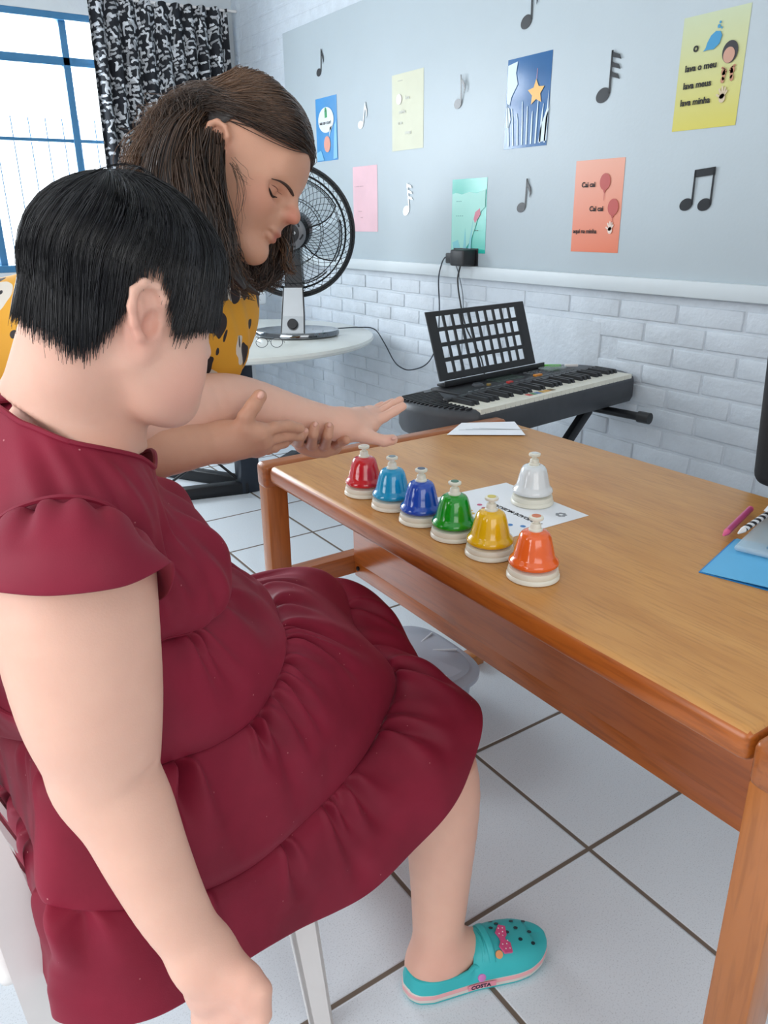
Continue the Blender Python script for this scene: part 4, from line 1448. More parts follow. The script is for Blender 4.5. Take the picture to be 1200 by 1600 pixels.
def relax(V, F, it=3, lam=.5):
    e = np.concatenate([F[:, [0, 1]], F[:, [1, 2]], F[:, [2, 3]], F[:, [3, 0]]])
    for k in range(it):
        for l in (lam, -lam * .96):
            s = np.zeros_like(V); c = np.zeros(len(V))
            np.add.at(s, e[:, 0], V[e[:, 1]]); np.add.at(c, e[:, 0], 1)
            np.add.at(s, e[:, 1], V[e[:, 0]]); np.add.at(c, e[:, 1], 1)
            V = V + l * (s / np.maximum(c, 1)[:, None] - V)
    return V


def mesh_np(name, V, F, m, parent=None, spots=None, base=None):
    me = bpy.data.meshes.new(name)
    if parent is not None:
        mw = np.array(parent_world(parent).inverted())
        V = V @ mw[:3, :3].T + mw[:3, 3]
    me.vertices.add(len(V)); me.vertices.foreach_set('co', np.ascontiguousarray(V, np.float32).ravel())
    F = np.asarray(F)
    k = F.shape[1]
    me.loops.add(F.size); me.loops.foreach_set('vertex_index', F.astype(np.int32).ravel())
    me.polygons.add(len(F)); me.polygons.foreach_set('loop_start', np.arange(0, F.size, k, dtype=np.int32))
    me.update(calc_edges=True)
    me.polygons.foreach_set('use_smooth', np.ones(len(F), bool))
    me.materials.append(m)
    o = bpy.data.objects.new(name, me)
    COL.objects.link(o)
    if parent is not None: o.parent = parent
    return o


def tint(o, Vw, base, spots):
    """own colouring of the skin: lips, nails, moles"""
    c = np.tile(np.append(lin(base), 1.0), (len(Vw), 1))
    for ctr, rad, rgb, st in spots:
        rad = np.asarray(rad, float)
        w = st * np.clip(1.4 - 1.4 * np.sqrt((((Vw - ctr) / rad) ** 2).sum(1)), 0, 1).clip(0, 1)
        c[:, :3] = c[:, :3] * (1 - w[:, None]) + np.array(lin(rgb)) * w[:, None]
    at_ = o.data.color_attributes.new('skin_tone', 'FLOAT_COLOR', 'POINT')
    at_.data.foreach_set('color', c.astype(np.float32).ravel())


def skin_material(name, rough=.48):
    m = bpy.data.materials.new(name); m.use_nodes = True
    nt = m.node_tree; b = nt.nodes['Principled BSDF']; N, L = nt.nodes.new, nt.links.new
    at_ = N('ShaderNodeAttribute'); at_.attribute_name = 'skin_tone'
    tc = N('ShaderNodeTexCoord')
    nz = N('ShaderNodeTexNoise'); nz.inputs['Scale'].default_value = 22; nz.inputs['Detail'].default_value = 5
    L(tc.outputs['Object'], nz.inputs['Vector'])
    mr = N('ShaderNodeMapRange'); mr.inputs['To Min'].default_value = .93; mr.inputs['To Max'].default_value = 1.05
    L(nz.outputs['Fac'], mr.inputs['Value'])
    cmb = N('ShaderNodeCombineColor'); L(mr.outputs[0], cmb.inputs[0])
    m2 = N('ShaderNodeMapRange'); m2.inputs['To Min'].default_value = .88; m2.inputs['To Max'].default_value = 1.06; L(nz.outputs['Fac'], m2.inputs['Value'])
    L(m2.outputs[0], cmb.inputs[1]); L(m2.outputs[0], cmb.inputs[2])
    mx = N('ShaderNodeMix'); mx.data_type = 'RGBA'; mx.blend_type = 'MULTIPLY'; mx.inputs['Factor'].default_value = 1
    L(at_.outputs['Color'], mx.inputs['A']); L(cmb.outputs[0], mx.inputs['B'])
    L(mx.outputs['Result'], b.inputs['Base Color'])
    b.inputs['Roughness'].default_value = rough
    b.inputs['Specular IOR Level'].default_value = .35
    b.inputs['Subsurface Weight'].default_value = .18
    b.inputs['Subsurface Radius'].default_value = (1, .4, .25); b.inputs['Subsurface Scale'].default_value = .008
    n2 = N('ShaderNodeTexNoise'); n2.inputs['Scale'].default_value = 420; n2.inputs['Detail'].default_value = 2
    L(tc.outputs['Object'], n2.inputs['Vector'])
    bp = N('ShaderNodeBump'); bp.inputs['Strength'].default_value = .08; bp.inputs['Distance'].default_value = .002
    L(n2.outputs['Fac'], bp.inputs['Height']); L(bp.outputs[0], b.inputs['Normal'])
    return m


def chain(pts, rs, k=.012):
    return [Cone(pts[i], pts[i + 1], rs[i], rs[i + 1], k) for i in range(len(pts) - 1)]


def limb(pts, rs, k=.02, n=5):
    """tapering tube along a smooth path"""
    sp = smooth_path(pts, n)
    rr = np.array(smooth_path([(r, 0, 0) for r in rs], n))[:, 0]
    return Group([Cone(sp[i], sp[i + 1], rr[i], rr[i + 1], .0015) for i in range(len(sp) - 1)], k)


def finger(pts, r, taper=.78, join=.006):
    n = len(pts)
    rs = [r * (1 - (1 - taper) * i / (n - 1)) for i in range(n)]
    return Group(chain(pts, rs, .003), join)


def palm(wrist, rw, knuckles, rk, k=.016, thumb=None, rt=.013):
    it = [Cone(wrist, q, rw, rk, k) for q in knuckles]
    for i in range(len(knuckles) - 1):
        it.append(Cone(knuckles[i], knuckles[i + 1], rk * .95, rk * .95, k))
        mid = lambda q: np.asarray(wrist) * .5 + np.asarray(q) * .5
        it.append(Cone(mid(knuckles[i]), mid(knuckles[i + 1]), rk * 1.1, rk * 1.1, k))
    if thumb is not None: it.append(Cone(wrist, thumb, rw * .8, rt, k))
    return Group(it, .014)


# ------------------------------------------------------------------ the seated girl
HS = .914                                      # head size
GHC = at(206, 450, .79)
gF = v2w((.786, .05, .615)); gF = unit(gF)
gU = unit(np.array([0, 0, 1.0]) * 1 + v2w((.10, 0, 0)) - 0)
gU = unit(gU - gF * (gU @ gF)); gL = np.cross(gU, gF)
GR = np.array([gF, gL, gU])


def gh(f, l, u): return GHC + (gF * f + gL * l + gU * u) * HS


def resize(p, s):
    if isinstance(p, Group):
        for i in p.items: resize(i, s)
    elif isinstance(p, Cone):
        p.ra *= s; p.rb *= s
    else:
        p.r = p.r * s
    p.k *= s


gS = at(122, 815, .80)                        # near (right) shoulder
gSL = np.array([.13, 1.12, 1.0])              # far shoulder
gEl, gWr = at(165, 1212, .79), at(318, 1495, .815)
gK, gA = np.array([.704, .897, .435]), np.array([.648, .818, .10])
gHip, gHipL = np.array([.23, .88, .54]), np.array([.23, 1.10, .54])

head_g = [
    Ell(gh(-.008, 0, .012), (.097, .079, .097), GR, .02),
    Ell(gh(.034, 0, -.045), (.056, .063, .082), GR, .03),
    Cone(gh(-.004, -.050, -.062), gh(.060, -.022, -.118), .030, .026, .03),
    Cone(gh(-.004, .050, -.062), gh(.060, .022, -.118), .030, .026, .03),
    Ell(gh(.042, -.036, -.080), (.040, .039, .050), GR, .03),
    Ell(gh(.042, .036, -.080), (.040, .039, .050), GR, .03),
    Ell(gh(.066, 0, -.115), (.026, .028, .022), GR, .025),
    Ell(gh(.040, 0, -.116), (.042, .045, .022), GR, .025),
    Cone(gh(.082, 0, -.012), gh(.088, 0, -.048), .009, .010, .014),
    Ell(gh(.091, 0, -.055), (.014, .015, .012), GR, .010),
    Ell(gh(.087, -.012, -.056), (.010, .009, .009), GR, .008),
    Ell(gh(.087, .012, -.056), (.010, .009, .009), GR, .008),
    Ell(gh(.090, 0, -.086), (.010, .024, .006), GR, .006),
    Ell(gh(.089, 0, -.096), (.010, .020, .007), GR, .006),
    Ell(gh(.084, -.031, -.017), (.013, .015, .012), GR, .010, -1),
    Ell(gh(.084, .031, -.017), (.013, .015, .012), GR, .010, -1),
    Ell(gh(.073, -.031, -.017), (.013, .014, .012), GR, .004),
    Ell(gh(.073, .031, -.017), (.013, .014, .012), GR, .004),
]


def ear(hc, side, axes, e0=(-.004, .0735, -.035), fw=.18, s=1.0):
    """outer rim, bowl and lobe"""
    F, L, U = axes
    L = L * side
    c = hc + F * e0[0] + L * e0[1] + U * e0[2]
    ex = unit(F * 1.0 - L * fw); eu = unit(U - F * .22); en = unit(L + F * fw)
    q = lambda a, b, n=0: c + (ex * a + eu * b + en * n) * s
    rim = [(.014, .010), (.016, .022), (.008, .033), (-.006, .035), (-.016, .026), (-.020, .010), (-.018, -.006), (-.012, -.018), (-.004, -.027)]
    out = []
    pts = [q(a, b, .010 - .006 * (i in (0, 8))) for i, (a, b) in enumerate(rim)]
    bowl = Ell(q(-.003, .003, .001), (.019 * s, .032 * s, .007 * s), np.array([ex, eu, en]), .008)
    it = [bowl] + chain(pts, [.0036 * s, .0042 * s, .0046 * s, .0046 * s, .0046 * s, .0044 * s, .0042 * s, .0045 * s, .006 * s], .004)
    it.append(Ell(q(-.001, -.029, .005), (.0085 * s, .011 * s, .005 * s), np.array([ex, eu, en]), .006))
    it.append(Cone(q(-.006, .018, .006), q(-.011, -.004, .006), .0034 * s, .003 * s, .004))
    it.append(Cone(q(.010, -.004, .004), q(.008, -.012, .005), .005 * s, .004 * s, .005))
    out.append(Group(it, .008))
    out.append(Ell(q(.003, -.002, .0105), (.0090 * s, .0125 * s, .0115 * s), np.array([ex, eu, en]), .005, -1))
    out.append(Ell(q(.001, .021, .0135), (.0075 * s, .0078 * s, .0082 * s), np.array([ex, eu, en]), .005, -1))
    return out


for _p in head_g: resize(_p, HS)
head_g += ear(GHC, -1, (gF, gL, gU), e0=(-.005, .0668, -.022), s=.96) + ear(GHC, 1, (gF, gL, gU), e0=(-.005, .0668, -.022), s=.96)
gNB = at(108, 700, .87)                       # base of the neck
neck_g = [
    Cone(gh(-.040, 0, -.06), gNB, .054, .066, .018),
    Cone(gh(-.054, 0, -.05), at(72, 712, .88), .036, .062, .04),
    Cone(gNB, gS + np.array([.0, .02, .0]), .065, .068, .05),
    Cone(gNB, gSL, .060, .066, .05),
    Cone(at(66, 712, .86), gS, .052, .06, .05),
]
torso_g = [
    Ell((.150, .955, .90), (.135, .175, .16), None, .06),
    Ell((.225, .885, .885), (.105, .09, .09), None, .05),
    Ell((.245, 1.03, .885), (.105, .09, .09), None, .05),
    Ell((.22, .975, .74), (.155, .18, .15), None, .06),
    Ell((.27, .98, .72), (.15, .17, .11), None, .06),
    Ell((.22, .98, .555), (.145, .185, .11), None, .06),
]
legs_g = [
    Cone(gHip, gK, .076, .052, .04), Cone(gHipL, (.73, 1.20, .46), .078, .060, .04),
] + [limb([gK, (.704, .885, .33), (.675, .848, .17), gA, (.640, .812, .05)], [.056, .069, .054, .045, .043], .03)] + [
    Cone((.615, .806, .045), (.66, .805, .05), .038, .036, .03), Cone((.655, .805, .058), (.755, .775, .040), .036, .026, .03),
    Cone((.755, .760, .034), (.785, .752, .030), .026, .02, .03), Cone((.74, .795, .034), (.785, .782, .030), .022, .016, .03),
] + [limb([(.71, 1.19, .435), (.71, 1.20, .33), (.69, 1.21, .17), (.672, 1.215, .10), (.665, 1.218, .05)], [.056, .068, .054, .045, .043], .03)] + [
    Cone((.64, 1.22, .045), (.80, 1.20, .03), .038, .024, .03)]
# near arm, hanging
arm_g = [limb([gS, at(118, 930, .762), at(140, 1080, .768), at(158, 1165, .782), gEl, at(198, 1268, .793), at(230, 1340, .797), at(270, 1420, .806), gWr],
              [.073, .0775, .070, .0585, .0535, .0475, .0420, .0360, .0290], .03),
         Cone(at(250, 1198, .776), at(206, 1236, .7425), .0040, .0022, .010, -1)]
hk = [at(392, 1560, .802), at(372, 1578, .818), at(348, 1588, .832), at(325, 1590, .845)]
hand_gr = [palm(gWr, .027, hk, .0145, thumb=at(385, 1530, .80), rt=.016)]
for i, (q, dn) in enumerate(zip(hk, (62, 72, 68, 55))):
    px_, py_ = [(392, 1560), (372, 1578), (348, 1588), (325, 1590)][i]
    d0 = (.802, .818, .832, .845)[i]
    hand_gr.append(finger([q, at(px_ + 8, py_ + dn * .8, d0 + .002), at(px_ + 4, py_ + dn * 1.25, d0 + .020), at(px_ - 14, py_ + dn * 1.3, d0 + .034)], .0115 - .0006 * i))
hand_gr.append(finger([at(382, 1525, .80), at(407, 1548, .795), at(408, 1585, .797), at(396, 1612, .803)], .0125, .8))
# far arm, stretched out over the table
gE2, gW2 = at(326, 634, 1.22), at(538, 664, 1.37)
arm_gl = [limb([gSL, at(200, 665, 1.14), gE2, at(385, 636, 1.265), at(470, 655, 1.325), gW2], [.068, .060, .050, .0475, .0365, .0255], .03)]
lk = [at(578, 664, 1.395), at(582, 655, 1.420), at(580, 650, 1.440), at(574, 650, 1.458)]
hand_gl = [palm(gW2, .0225, lk, .0135, thumb=at(570, 680, 1.372), rt=.014)]
for q, p1, p2, p3, r in (
        (lk[0], (600, 652, 1.405), (617, 642, 1.412), (629, 635, 1.416), .0098),
        (lk[1], (601, 641, 1.430), (615, 632, 1.437), (625, 625, 1.440), .0092),
        (lk[2], (594, 640, 1.455), (605, 633, 1.463), (613, 628, 1.468), .0088),
        (lk[3], (584, 641, 1.474), (591, 636, 1.482), (597, 632, 1.487), .0080)):
    hand_gl.append(finger([q, at(*p1), at(*p2), at(*p3)], r, .82))
hand_gl.append(finger([at(556, 676, 1.368), at(582, 684, 1.368), at(600, 689, 1.367), at(613, 687, 1.366)], .0118, .82))

G_ALL = head_g + neck_g + torso_g + legs_g + arm_g + hand_gr + arm_gl + hand_gl
SKIN_G = (232, 186, 165)
girl = thing('person', 'seated person with short black hair in a maroon dress, one arm held out', 'person', (.23, .98, 0))
V, Fc = polygonize(G_ALL, .003)
V = relax(V, Fc, 2)


def vnormals(V, F):
    n = np.cross(V[F[:, 2]] - V[F[:, 0]], V[F[:, 3]] - V[F[:, 1]])
    out = np.zeros_like(V)
    for i in range(4): np.add.at(out, F[:, i], n)
    return out / (np.linalg.norm(out, axis=1, keepdims=True) + 1e-12)


# under the dress the body sits a little inside the cloth
_n0 = at(110, 690, .755); _n1 = at(232, 742, .87); _n2 = at(0, 622, .84); _n3 = at(218, 668, .97)
_c = (_n0 + _n1 + _n2 + _n3) / 4
_u, _s, _vt = np.linalg.svd(np.array([_n0, _n1, _n2, _n3]) - _c)
_pn = _vt[2] if _vt[2][2] > 0 else -_vt[2]
below = np.clip((-(V - _c) @ _pn + .011) / .010, 0, 1)
d_arm = np.minimum(sdf_points(arm_g + hand_gr, V), sdf_points(arm_gl + hand_gl, V))
d_tor = np.minimum(sdf_points(torso_g + neck_g, V), sdf_points(legs_g[:2], V))
t_arm = (V - gS) @ unit(at(118, 930, .762) - gS)
t_al = (V - gSL) @ unit(at(200, 665, 1.14) - gSL)
sleeve = np.maximum(np.clip((.058 - t_arm) / .02, 0, 1) * (np.linalg.norm(V - gS, axis=1) < .14), np.clip((.045 - t_al) / .02, 0, 1) * (np.linalg.norm(V - gSL, axis=1) < .13))
on_tor = np.clip((d_arm - d_tor) / .012 + .5, 0, 1)
shin = np.clip((V[:, 2] - .40) / .05, 0, 1)
w = below * np.maximum(sleeve, on_tor) * np.where(on_tor > .5, shin, 1)
amt = .024 + .016 * np.clip((.86 - V[:, 2]) / .08, 0, 1) * on_tor
Nn = vnormals(V, Fc)
if (Nn * (V - np.array([.2, .97, .8])))[V[:, 2] > .9].sum() < 0: Nn = -Nn
V = V - Nn * (w * amt)[:, None]
M['skin_girl'] = skin_material('light_skin')
go = mesh_np('body', V, Fc, M['skin_girl'], girl)
tint(go, V, SKIN_G, [
    (gh(.05, -.055, -.085), .045, (228, 158, 142), .5), (gh(.05, .055, -.085), .045, (228, 158, 142), .5),
    (gh(.098, 0, -.092), (.016, .024, .016), (196, 104, 100), .8),
    (gh(-.01, -.08, -.035), .04, (224, 160, 142), .55),
    (at(110, 618, .765), .003, (90, 50, 40), .8), (at(181, 1156, .71), .0035, (110, 62, 48), .8),
    (at(613, 687, 1.35), .014, (222, 160, 146), .5), (at(360, 1560, .8), .07, (222, 164, 146), .4),
    (np.array([.63, .80, .05]), .08, (222, 160, 144), .5)])
for s in (-1, 1):
    e = gh(.0705, s * .031, -.017)
    b = MB().lathe([(0, -.0125), (.009, -.009), (.0125, 0), (.009, .009), (0, .0125)], tuple(e), 16)
    eo = b.build('eye', mat('eye_white', (236, 232, 228), .15, var=.01), girl)


def nails(items, rgb, parent):
    m = mat('nail_' + parent.name, rgb, .28, var=.02)
    for (px, py, d, ang, ln, wd) in items:
        c = at(px, py, d)
        ex = v2w((math.cos(ang), math.sin(ang), 0)); ey = v2w((-math.sin(ang), math.cos(ang), 0)); en = v2w((0, 0, -1))
        b = bmesh.new(); bmesh.ops.create_uvsphere(b, u_segments=14, v_segments=10, radius=1)
        for v in b.verts:
            v.co = Vector(c + ex * v.co.x * ln + ey * v.co.y * wd + en * (v.co.z * .0022 - .0016 * v.co.y ** 2))
        MB().bm(b).build('fingernail', m, parent)


nails([(615, 685, 1.3535, .05, .0050, .0038)], (226, 176, 160), girl)


# ------------------------------------------------------------------ hair
def hair_material(name, rgb, rgb2, rough=.32):
    m = bpy.data.materials.new(name); m.use_nodes = True
    nt = m.node_tree; b = nt.nodes['Principled BSDF']; N, L = nt.nodes.new, nt.links.new
    at_ = N('ShaderNodeAttribute'); at_.attribute_name = 'strand'
    rp = N('ShaderNodeValToRGB')
    rp.color_ramp.elements[0].color = (*lin(rgb), 1); rp.color_ramp.elements[1].color = (*lin(rgb2), 1)
    L(at_.outputs['Fac'], rp.inputs['Fac']); L(rp.outputs['Color'], b.inputs['Base Color'])
    b.inputs['Roughness'].default_value = rough
    b.inputs['Specular IOR Level'].default_value = .55
    return m


def strands_mesh(name, paths, radii, vals, m, parent, nside=3):
    """paths (n, k, 3) -> thin tapering tubes in one mesh"""
    P = np.asarray(paths, float); n, k, _ = P.shape
    T = np.gradient(P, axis=1); T /= np.linalg.norm(T, axis=2, keepdims=True) + 1e-9
    ref = np.array([.31, .52, .79]); A = np.cross(T, ref); A /= np.linalg.norm(A, axis=2, keepdims=True) + 1e-9
    B = np.cross(T, A)
    R = np.asarray(radii, float)
    if R.ndim == 1: R = R[:, None] * np.linspace(1, .25, k)[None, :] ** .7
    ring = []
    for s in range(nside):
        a = 2 * PI * s / nside
        ring.append(P + (A * math.cos(a) + B * math.sin(a)) * R[:, :, None])
    Vv = np.stack(ring, 2).reshape(-1, 3)
    base = (np.arange(n)[:, None, None] * k + np.arange(k - 1)[None, :, None]) * nside
    s0 = np.arange(nside)[None, None, :]; s1 = (s0 + 1) % nside
    F4 = np.stack([base + s0, base + s1, base + nside + s1, base + nside + s0], -1).reshape(-1, 4)
    o = mesh_np(name, Vv, F4, m, parent)
    a = o.data.attributes.new('strand', 'FLOAT', 'POINT')
    a.data.foreach_set('value', np.repeat(np.asarray(vals, np.float32), k * nside))
    return o


rng = np.random.default_rng(7)


def girl_hair():
    M['hair_black'] = hair_material('black_hair', (10, 10, 13), (34, 34, 40), .30)
    # scalp shell
    r0 = np.array([.101, .084, .101]) * HS
    C0 = np.array([-.010, 0, .014]) * HS
    def pt(phi, th, r=1.0):
        """phi about the vertical of the head from the front (negative = near side), th from the crown"""
        d = np.stack([np.cos(phi) * np.sin(th), np.sin(phi) * np.sin(th), np.cos(th)], -1)
        return d
    # end angle of the hair around the head
    ph = np.array([-180, -150, -128, -114, -104, -96, -86, -78, -68, -50, -30, 0]) * PI / 180
    en = np.array([127, 132, 139, 132, 114, 86, 80, 92, 119, 113, 107, 103]) * PI / 180
    def end(phi):
        p = -np.abs((phi + PI) % (2 * PI) - PI)
        return np.interp(p, ph, en)
    def radius(phi, th):
        """shell follows the skull and, low at the back, the neck"""
        p = np.abs((phi + PI) % (2 * PI) - PI)
        low = np.clip((th - 1.75) / .8, 0, 1)
        back = np.clip((p - 1.5) / .9, 0, 1)
        vol = 1 + .035 * np.exp(-((th - 1.25) / .5) ** 2) * np.clip((p - 1.2) / 1.2, 0, 1) + .10 * np.exp(-((th - 1.35) / .45) ** 2) * np.clip((1.1 - p) / 1.1, 0, 1)
        return vol
    T0 = 1.92
    def to_w(d, r):
        th = np.arccos(np.clip(d[..., 2], -1, 1))
        ex = np.clip(th - T0, 0, None)
        hz = np.sqrt(np.clip(1 - d[..., 2] ** 2, 1e-6, None))
        k_ = np.where(ex > 0, math.sin(T0) / hz * (1 - .30 * ex), 1.0)
        e = np.stack([d[..., 0] * k_, d[..., 1] * k_, np.where(ex > 0, math.cos(T0) - ex * .95, d[..., 2])], -1)
        q = e * r0 * r[..., None] + C0
        return GHC + q[..., 0:1] * gF + q[..., 1:2] * gL + q[..., 2:3] * gU
    HB = head_g[:6] + neck_g[:2] + neck_g[4:]
    def settle(P, m):
        """lay hair that would run inside the head or neck onto the skin"""
        sh = P.shape; Q = P.reshape(-1, 3).copy(); m = np.broadcast_to(m, sh[:-1]).reshape(-1)
        for it in range(3):
            d = sdf_points(HB, Q)
            i = np.where(d < m)[0]
            if len(i) == 0: break
            g = np.stack([sdf_points(HB, Q[i] + np.eye(3)[a] * 1e-3) - d[i] for a in range(3)], -1)
            g /= np.linalg.norm(g, axis=1, keepdims=True) + 1e-9
            Q[i] += g * (m[i] - d[i])[:, None]
        return Q.reshape(sh)
    # base cap
    nu, nv = 90, 26
    phi = np.linspace(-PI, PI, nu, endpoint=False)
    rows = []
    for i in range(nv):
        t = .02 + (end(phi) - .15) * i / (nv - 1)
        rows.append(to_w(pt(phi, t), radius(phi, t) * (.995 - .035 * (i == nv - 1))))
        rows[-1] = settle(rows[-1], np.full(nu, .003))
    cap = MB().grid([[tuple(p) for p in r] for r in rows], closed_u=True)
    cap.add([tuple(p) for p in rows[0]], [tuple(range(nu))])
    hair = cap.build('hair', M['hair_black'], girl)
    a = hair.data.attributes.new('strand', 'FLOAT', 'POINT')
    # strands: combed from the crown whorl, forward over the brow and down
    n, k = 8500, 12
    crown_phi = PI                                   # whorl sits behind the top
    p0 = rng.uniform(-PI, PI, n)
    t1 = end(p0) + rng.normal(0, .075, n) - .02
    ln = rng.uniform(.35, 1.0, n)
    t0 = np.maximum(.03, t1 - (.35 + ln * (t1 - .1)))
    t0 = np.clip(t0, .03, None)
    loose = rng.random(n) < .06
    P = np.zeros((n, k, 3))
    s = np.linspace(0, 1, k)
    clump = np.round(p0 * 16) / 16 + rng.normal(0, .01, n)
    lift = rng.uniform(0.0, .024, n) + loose * rng.uniform(.0, .05, n)
    front = np.clip(1 - np.abs(p0) / 1.7, 0, 1)
    sw = rng.normal(0, .10, n)
    for j in range(k):
        th = t0 + (t1 - t0) * s[j]
        w = np.clip((th - .2) / 1.2, 0, 1)
        phi_j = p0 + (clump - p0) * .7 * s[j] ** 2 - .38 * (1 - w) * np.sin(p0) * 1 + sw * (s[j] - .5) * .5
        # whorl behind the top: shift the paths backwards near the crown
        d = pt(phi_j, th)
        d = d + np.array([-.33, 0, 0]) * np.exp(-(th / .75) ** 2)[:, None]
        d /= np.linalg.norm(d, axis=1, keepdims=True)
        r = radius(phi_j, th) * (1.0 + lift * (.4 + .6 * np.sin(s[j] * PI)) + .012 - .010 * s[j] ** 2 + loose * .03 * s[j])
        P[:, j] = to_w(d, r)
    P = settle(P, (.003 + .006 * rng.random(n))[:, None])
    strands_mesh('hair_strands', P, rng.uniform(.0003, .0008, n), rng.uniform(0, 1, n) ** 2, M['hair_black'], hair)
    # fly-away hairs on the top
    n2 = 36
    P = np.zeros((n2, k, 3))
    p0 = rng.uniform(PI * .55, PI * 1.35, n2)
    for j in range(k):
        th = .55 - s[j] * 1.0 * rng.uniform(.6, 1, n2) * .9
        d = pt(p0, np.abs(th)) * np.where(th < 0, -1, 1)[:, None] ** 1
        d = pt(np.where(th < 0, p0 + PI, p0), np.abs(th))
        P[:, j] = to_w(d, 1.03 + .10 * np.sin(s[j] * PI * .85) * rng.uniform(.5, 1.0, n2))
    P = np.sort(P, axis=0) if False else P
    for it in range(2): P[:, 1:-1] = (P[:, :-2] + P[:, 1:-1] + P[:, 2:]) / 3
    strands_mesh('loose_hairs', P, np.full(n2, .00020), rng.uniform(.3, 1, n2), M['hair_black'], hair)
    for s_ in (-1, 1):
        bw = MB().tube([tuple(gh(.088, s_ * .014, .004)), tuple(gh(.086, s_ * .03, .009)), tuple(gh(.074, s_ * .046, .004))], [.002, .0028, .0012], 6)
        bw.build('eyebrow', M['hair_black'], girl)


girl_hair()


# ------------------------------------------------------------------ the maroon dress
def fabric_material(name, rgb, rgb2):
    m = bpy.data.materials.new(name); m.use_nodes = True
    nt = m.node_tree; b = nt.nodes['Principled BSDF']; N, L = nt.nodes.new, nt.links.new
    tc = N('ShaderNodeTexCoord')
    nz = N('ShaderNodeTexNoise'); nz.inputs['Scale'].default_value = 9; nz.inputs['Detail'].default_value = 4
    L(tc.outputs['Object'], nz.inputs['Vector'])
    rp = N('ShaderNodeValToRGB'); rp.color_ramp.elements[0].position = .35; rp.color_ramp.elements[1].position = .65
    rp.color_ramp.elements[0].color = (*lin(rgb2), 1); rp.color_ramp.elements[1].color = (*lin(rgb), 1)
    L(nz.outputs['Fac'], rp.inputs['Fac'])
    # stray pale lint
    vo = N('ShaderNodeTexVoronoi'); vo.inputs['Scale'].default_value = 55
    L(tc.outputs['Object'], vo.inputs['Vector'])
    lt = N('ShaderNodeMath'); lt.operation = 'LESS_THAN'; lt.inputs[1].default_value = .055; L(vo.outputs['Distance'], lt.inputs[0])
    sc = N('ShaderNodeSeparateColor'); L(vo.outputs['Color'], sc.inputs[0])
    g = N('ShaderNodeMath'); g.operation = 'GREATER_THAN'; g.inputs[1].default_value = .6; L(sc.outputs[0], g.inputs[0])
    ml = N('ShaderNodeMath'); ml.operation = 'MULTIPLY'; L(lt.outputs[0], ml.inputs[0]); L(g.outputs[0], ml.inputs[1])
    m5 = N('ShaderNodeMath'); m5.operation = 'MULTIPLY'; m5.inputs[1].default_value = .6; L(ml.outputs[0], m5.inputs[0])
    mx = N('ShaderNodeMix'); mx.data_type = 'RGBA'; mx.inputs['B'].default_value = (*lin((214, 150, 150)), 1)
    L(m5.outputs[0], mx.inputs['Factor']); L(rp.outputs['Color'], mx.inputs['A'])
    L(mx.outputs['Result'], b.inputs['Base Color'])
    b.inputs['Roughness'].default_value = .62
    b.inputs['Specular IOR Level'].default_value = .3
    b.inputs['Sheen Weight'].default_value = .12
    b.inputs['Sheen Tint'].default_value = (*lin((220, 120, 140)), 1)
    wv = N('ShaderNodeTexNoise'); wv.inputs['Scale'].default_value = 700; L(tc.outputs['Object'], wv.inputs['Vector'])
    bp = N('ShaderNodeBump'); bp.inputs['Strength'].default_value = .12; bp.inputs['Distance'].default_value = .001
    L(wv.outputs['Fac'], bp.inputs['Height']); L(bp.outputs[0], b.inputs['Normal'])
    return m


M['maroon'] = fabric_material('maroon_cotton', (138, 26, 52), (122, 20, 44))


def spline_closed(pts, n):
    P = np.asarray(pts, float); m = len(P)
    seg = np.linalg.norm(np.roll(P, -1, 0) - P, axis=1) ** .5
    out = []
    t = np.concatenate([[0], np.cumsum(seg)])
    for u in np.linspace(0, t[-1], n, endpoint=False):
        i = min(np.searchsorted(t, u, side='right') - 1, m - 1)
        f = (u - t[i]) / seg[i]
        p0, p1, p2, p3 = P[i - 1], P[i], P[(i + 1) % m], P[(i + 2) % m]
        d0, d1, d2 = seg[i - 1], seg[i], seg[(i + 1) % m]
        m1 = (p1 - p0) / d0 - (p2 - p0) / (d0 + d1) + (p2 - p1) / d1
        m2 = (p2 - p1) / d1 - (p3 - p1) / (d1 + d2) + (p3 - p2) / d2
        m1, m2 = m1 * d1, m2 * d1
        out.append((2 * f ** 3 - 3 * f ** 2 + 1) * p1 + (f ** 3 - 2 * f ** 2 + f) * m1 + (-2 * f ** 3 + 3 * f ** 2) * p2 + (f ** 3 - f ** 2) * m2)
    return np.array(out)


def ring_at_knots(pts, n_per):
    """closed spline sampled n_per times between successive knots, so rings stay in step"""
    P = np.asarray(pts, float); m = len(P); out = []
    for i in range(m):
        p0, p1, p2, p3 = P[i - 1], P[i], P[(i + 1) % m], P[(i + 2) % m]
        d0, d1, d2 = [max(np.linalg.norm(b - a), 1e-4) ** .5 for a, b in ((p0, p1), (p1, p2), (p2, p3))]
        m1 = ((p1 - p0) / d0 - (p2 - p0) / (d0 + d1) + (p2 - p1) / d1) * d1
        m2 = ((p2 - p1) / d1 - (p3 - p1) / (d1 + d2) + (p3 - p2) / d2) * d1
        for q in range(n_per):
            f = q / n_per
            out.append((2 * f ** 3 - 3 * f ** 2 + 1) * p1 + (f ** 3 - 2 * f ** 2 + f) * m1 + (-2 * f ** 3 + 3 * f ** 2) * p2 + (f ** 3 - f ** 2) * m2)
    return np.array(out)


def wave(u, seeds, amps):
    return sum(a * np.sin(2 * PI * (f * u + p)) for (f, p), a in zip(seeds, amps))


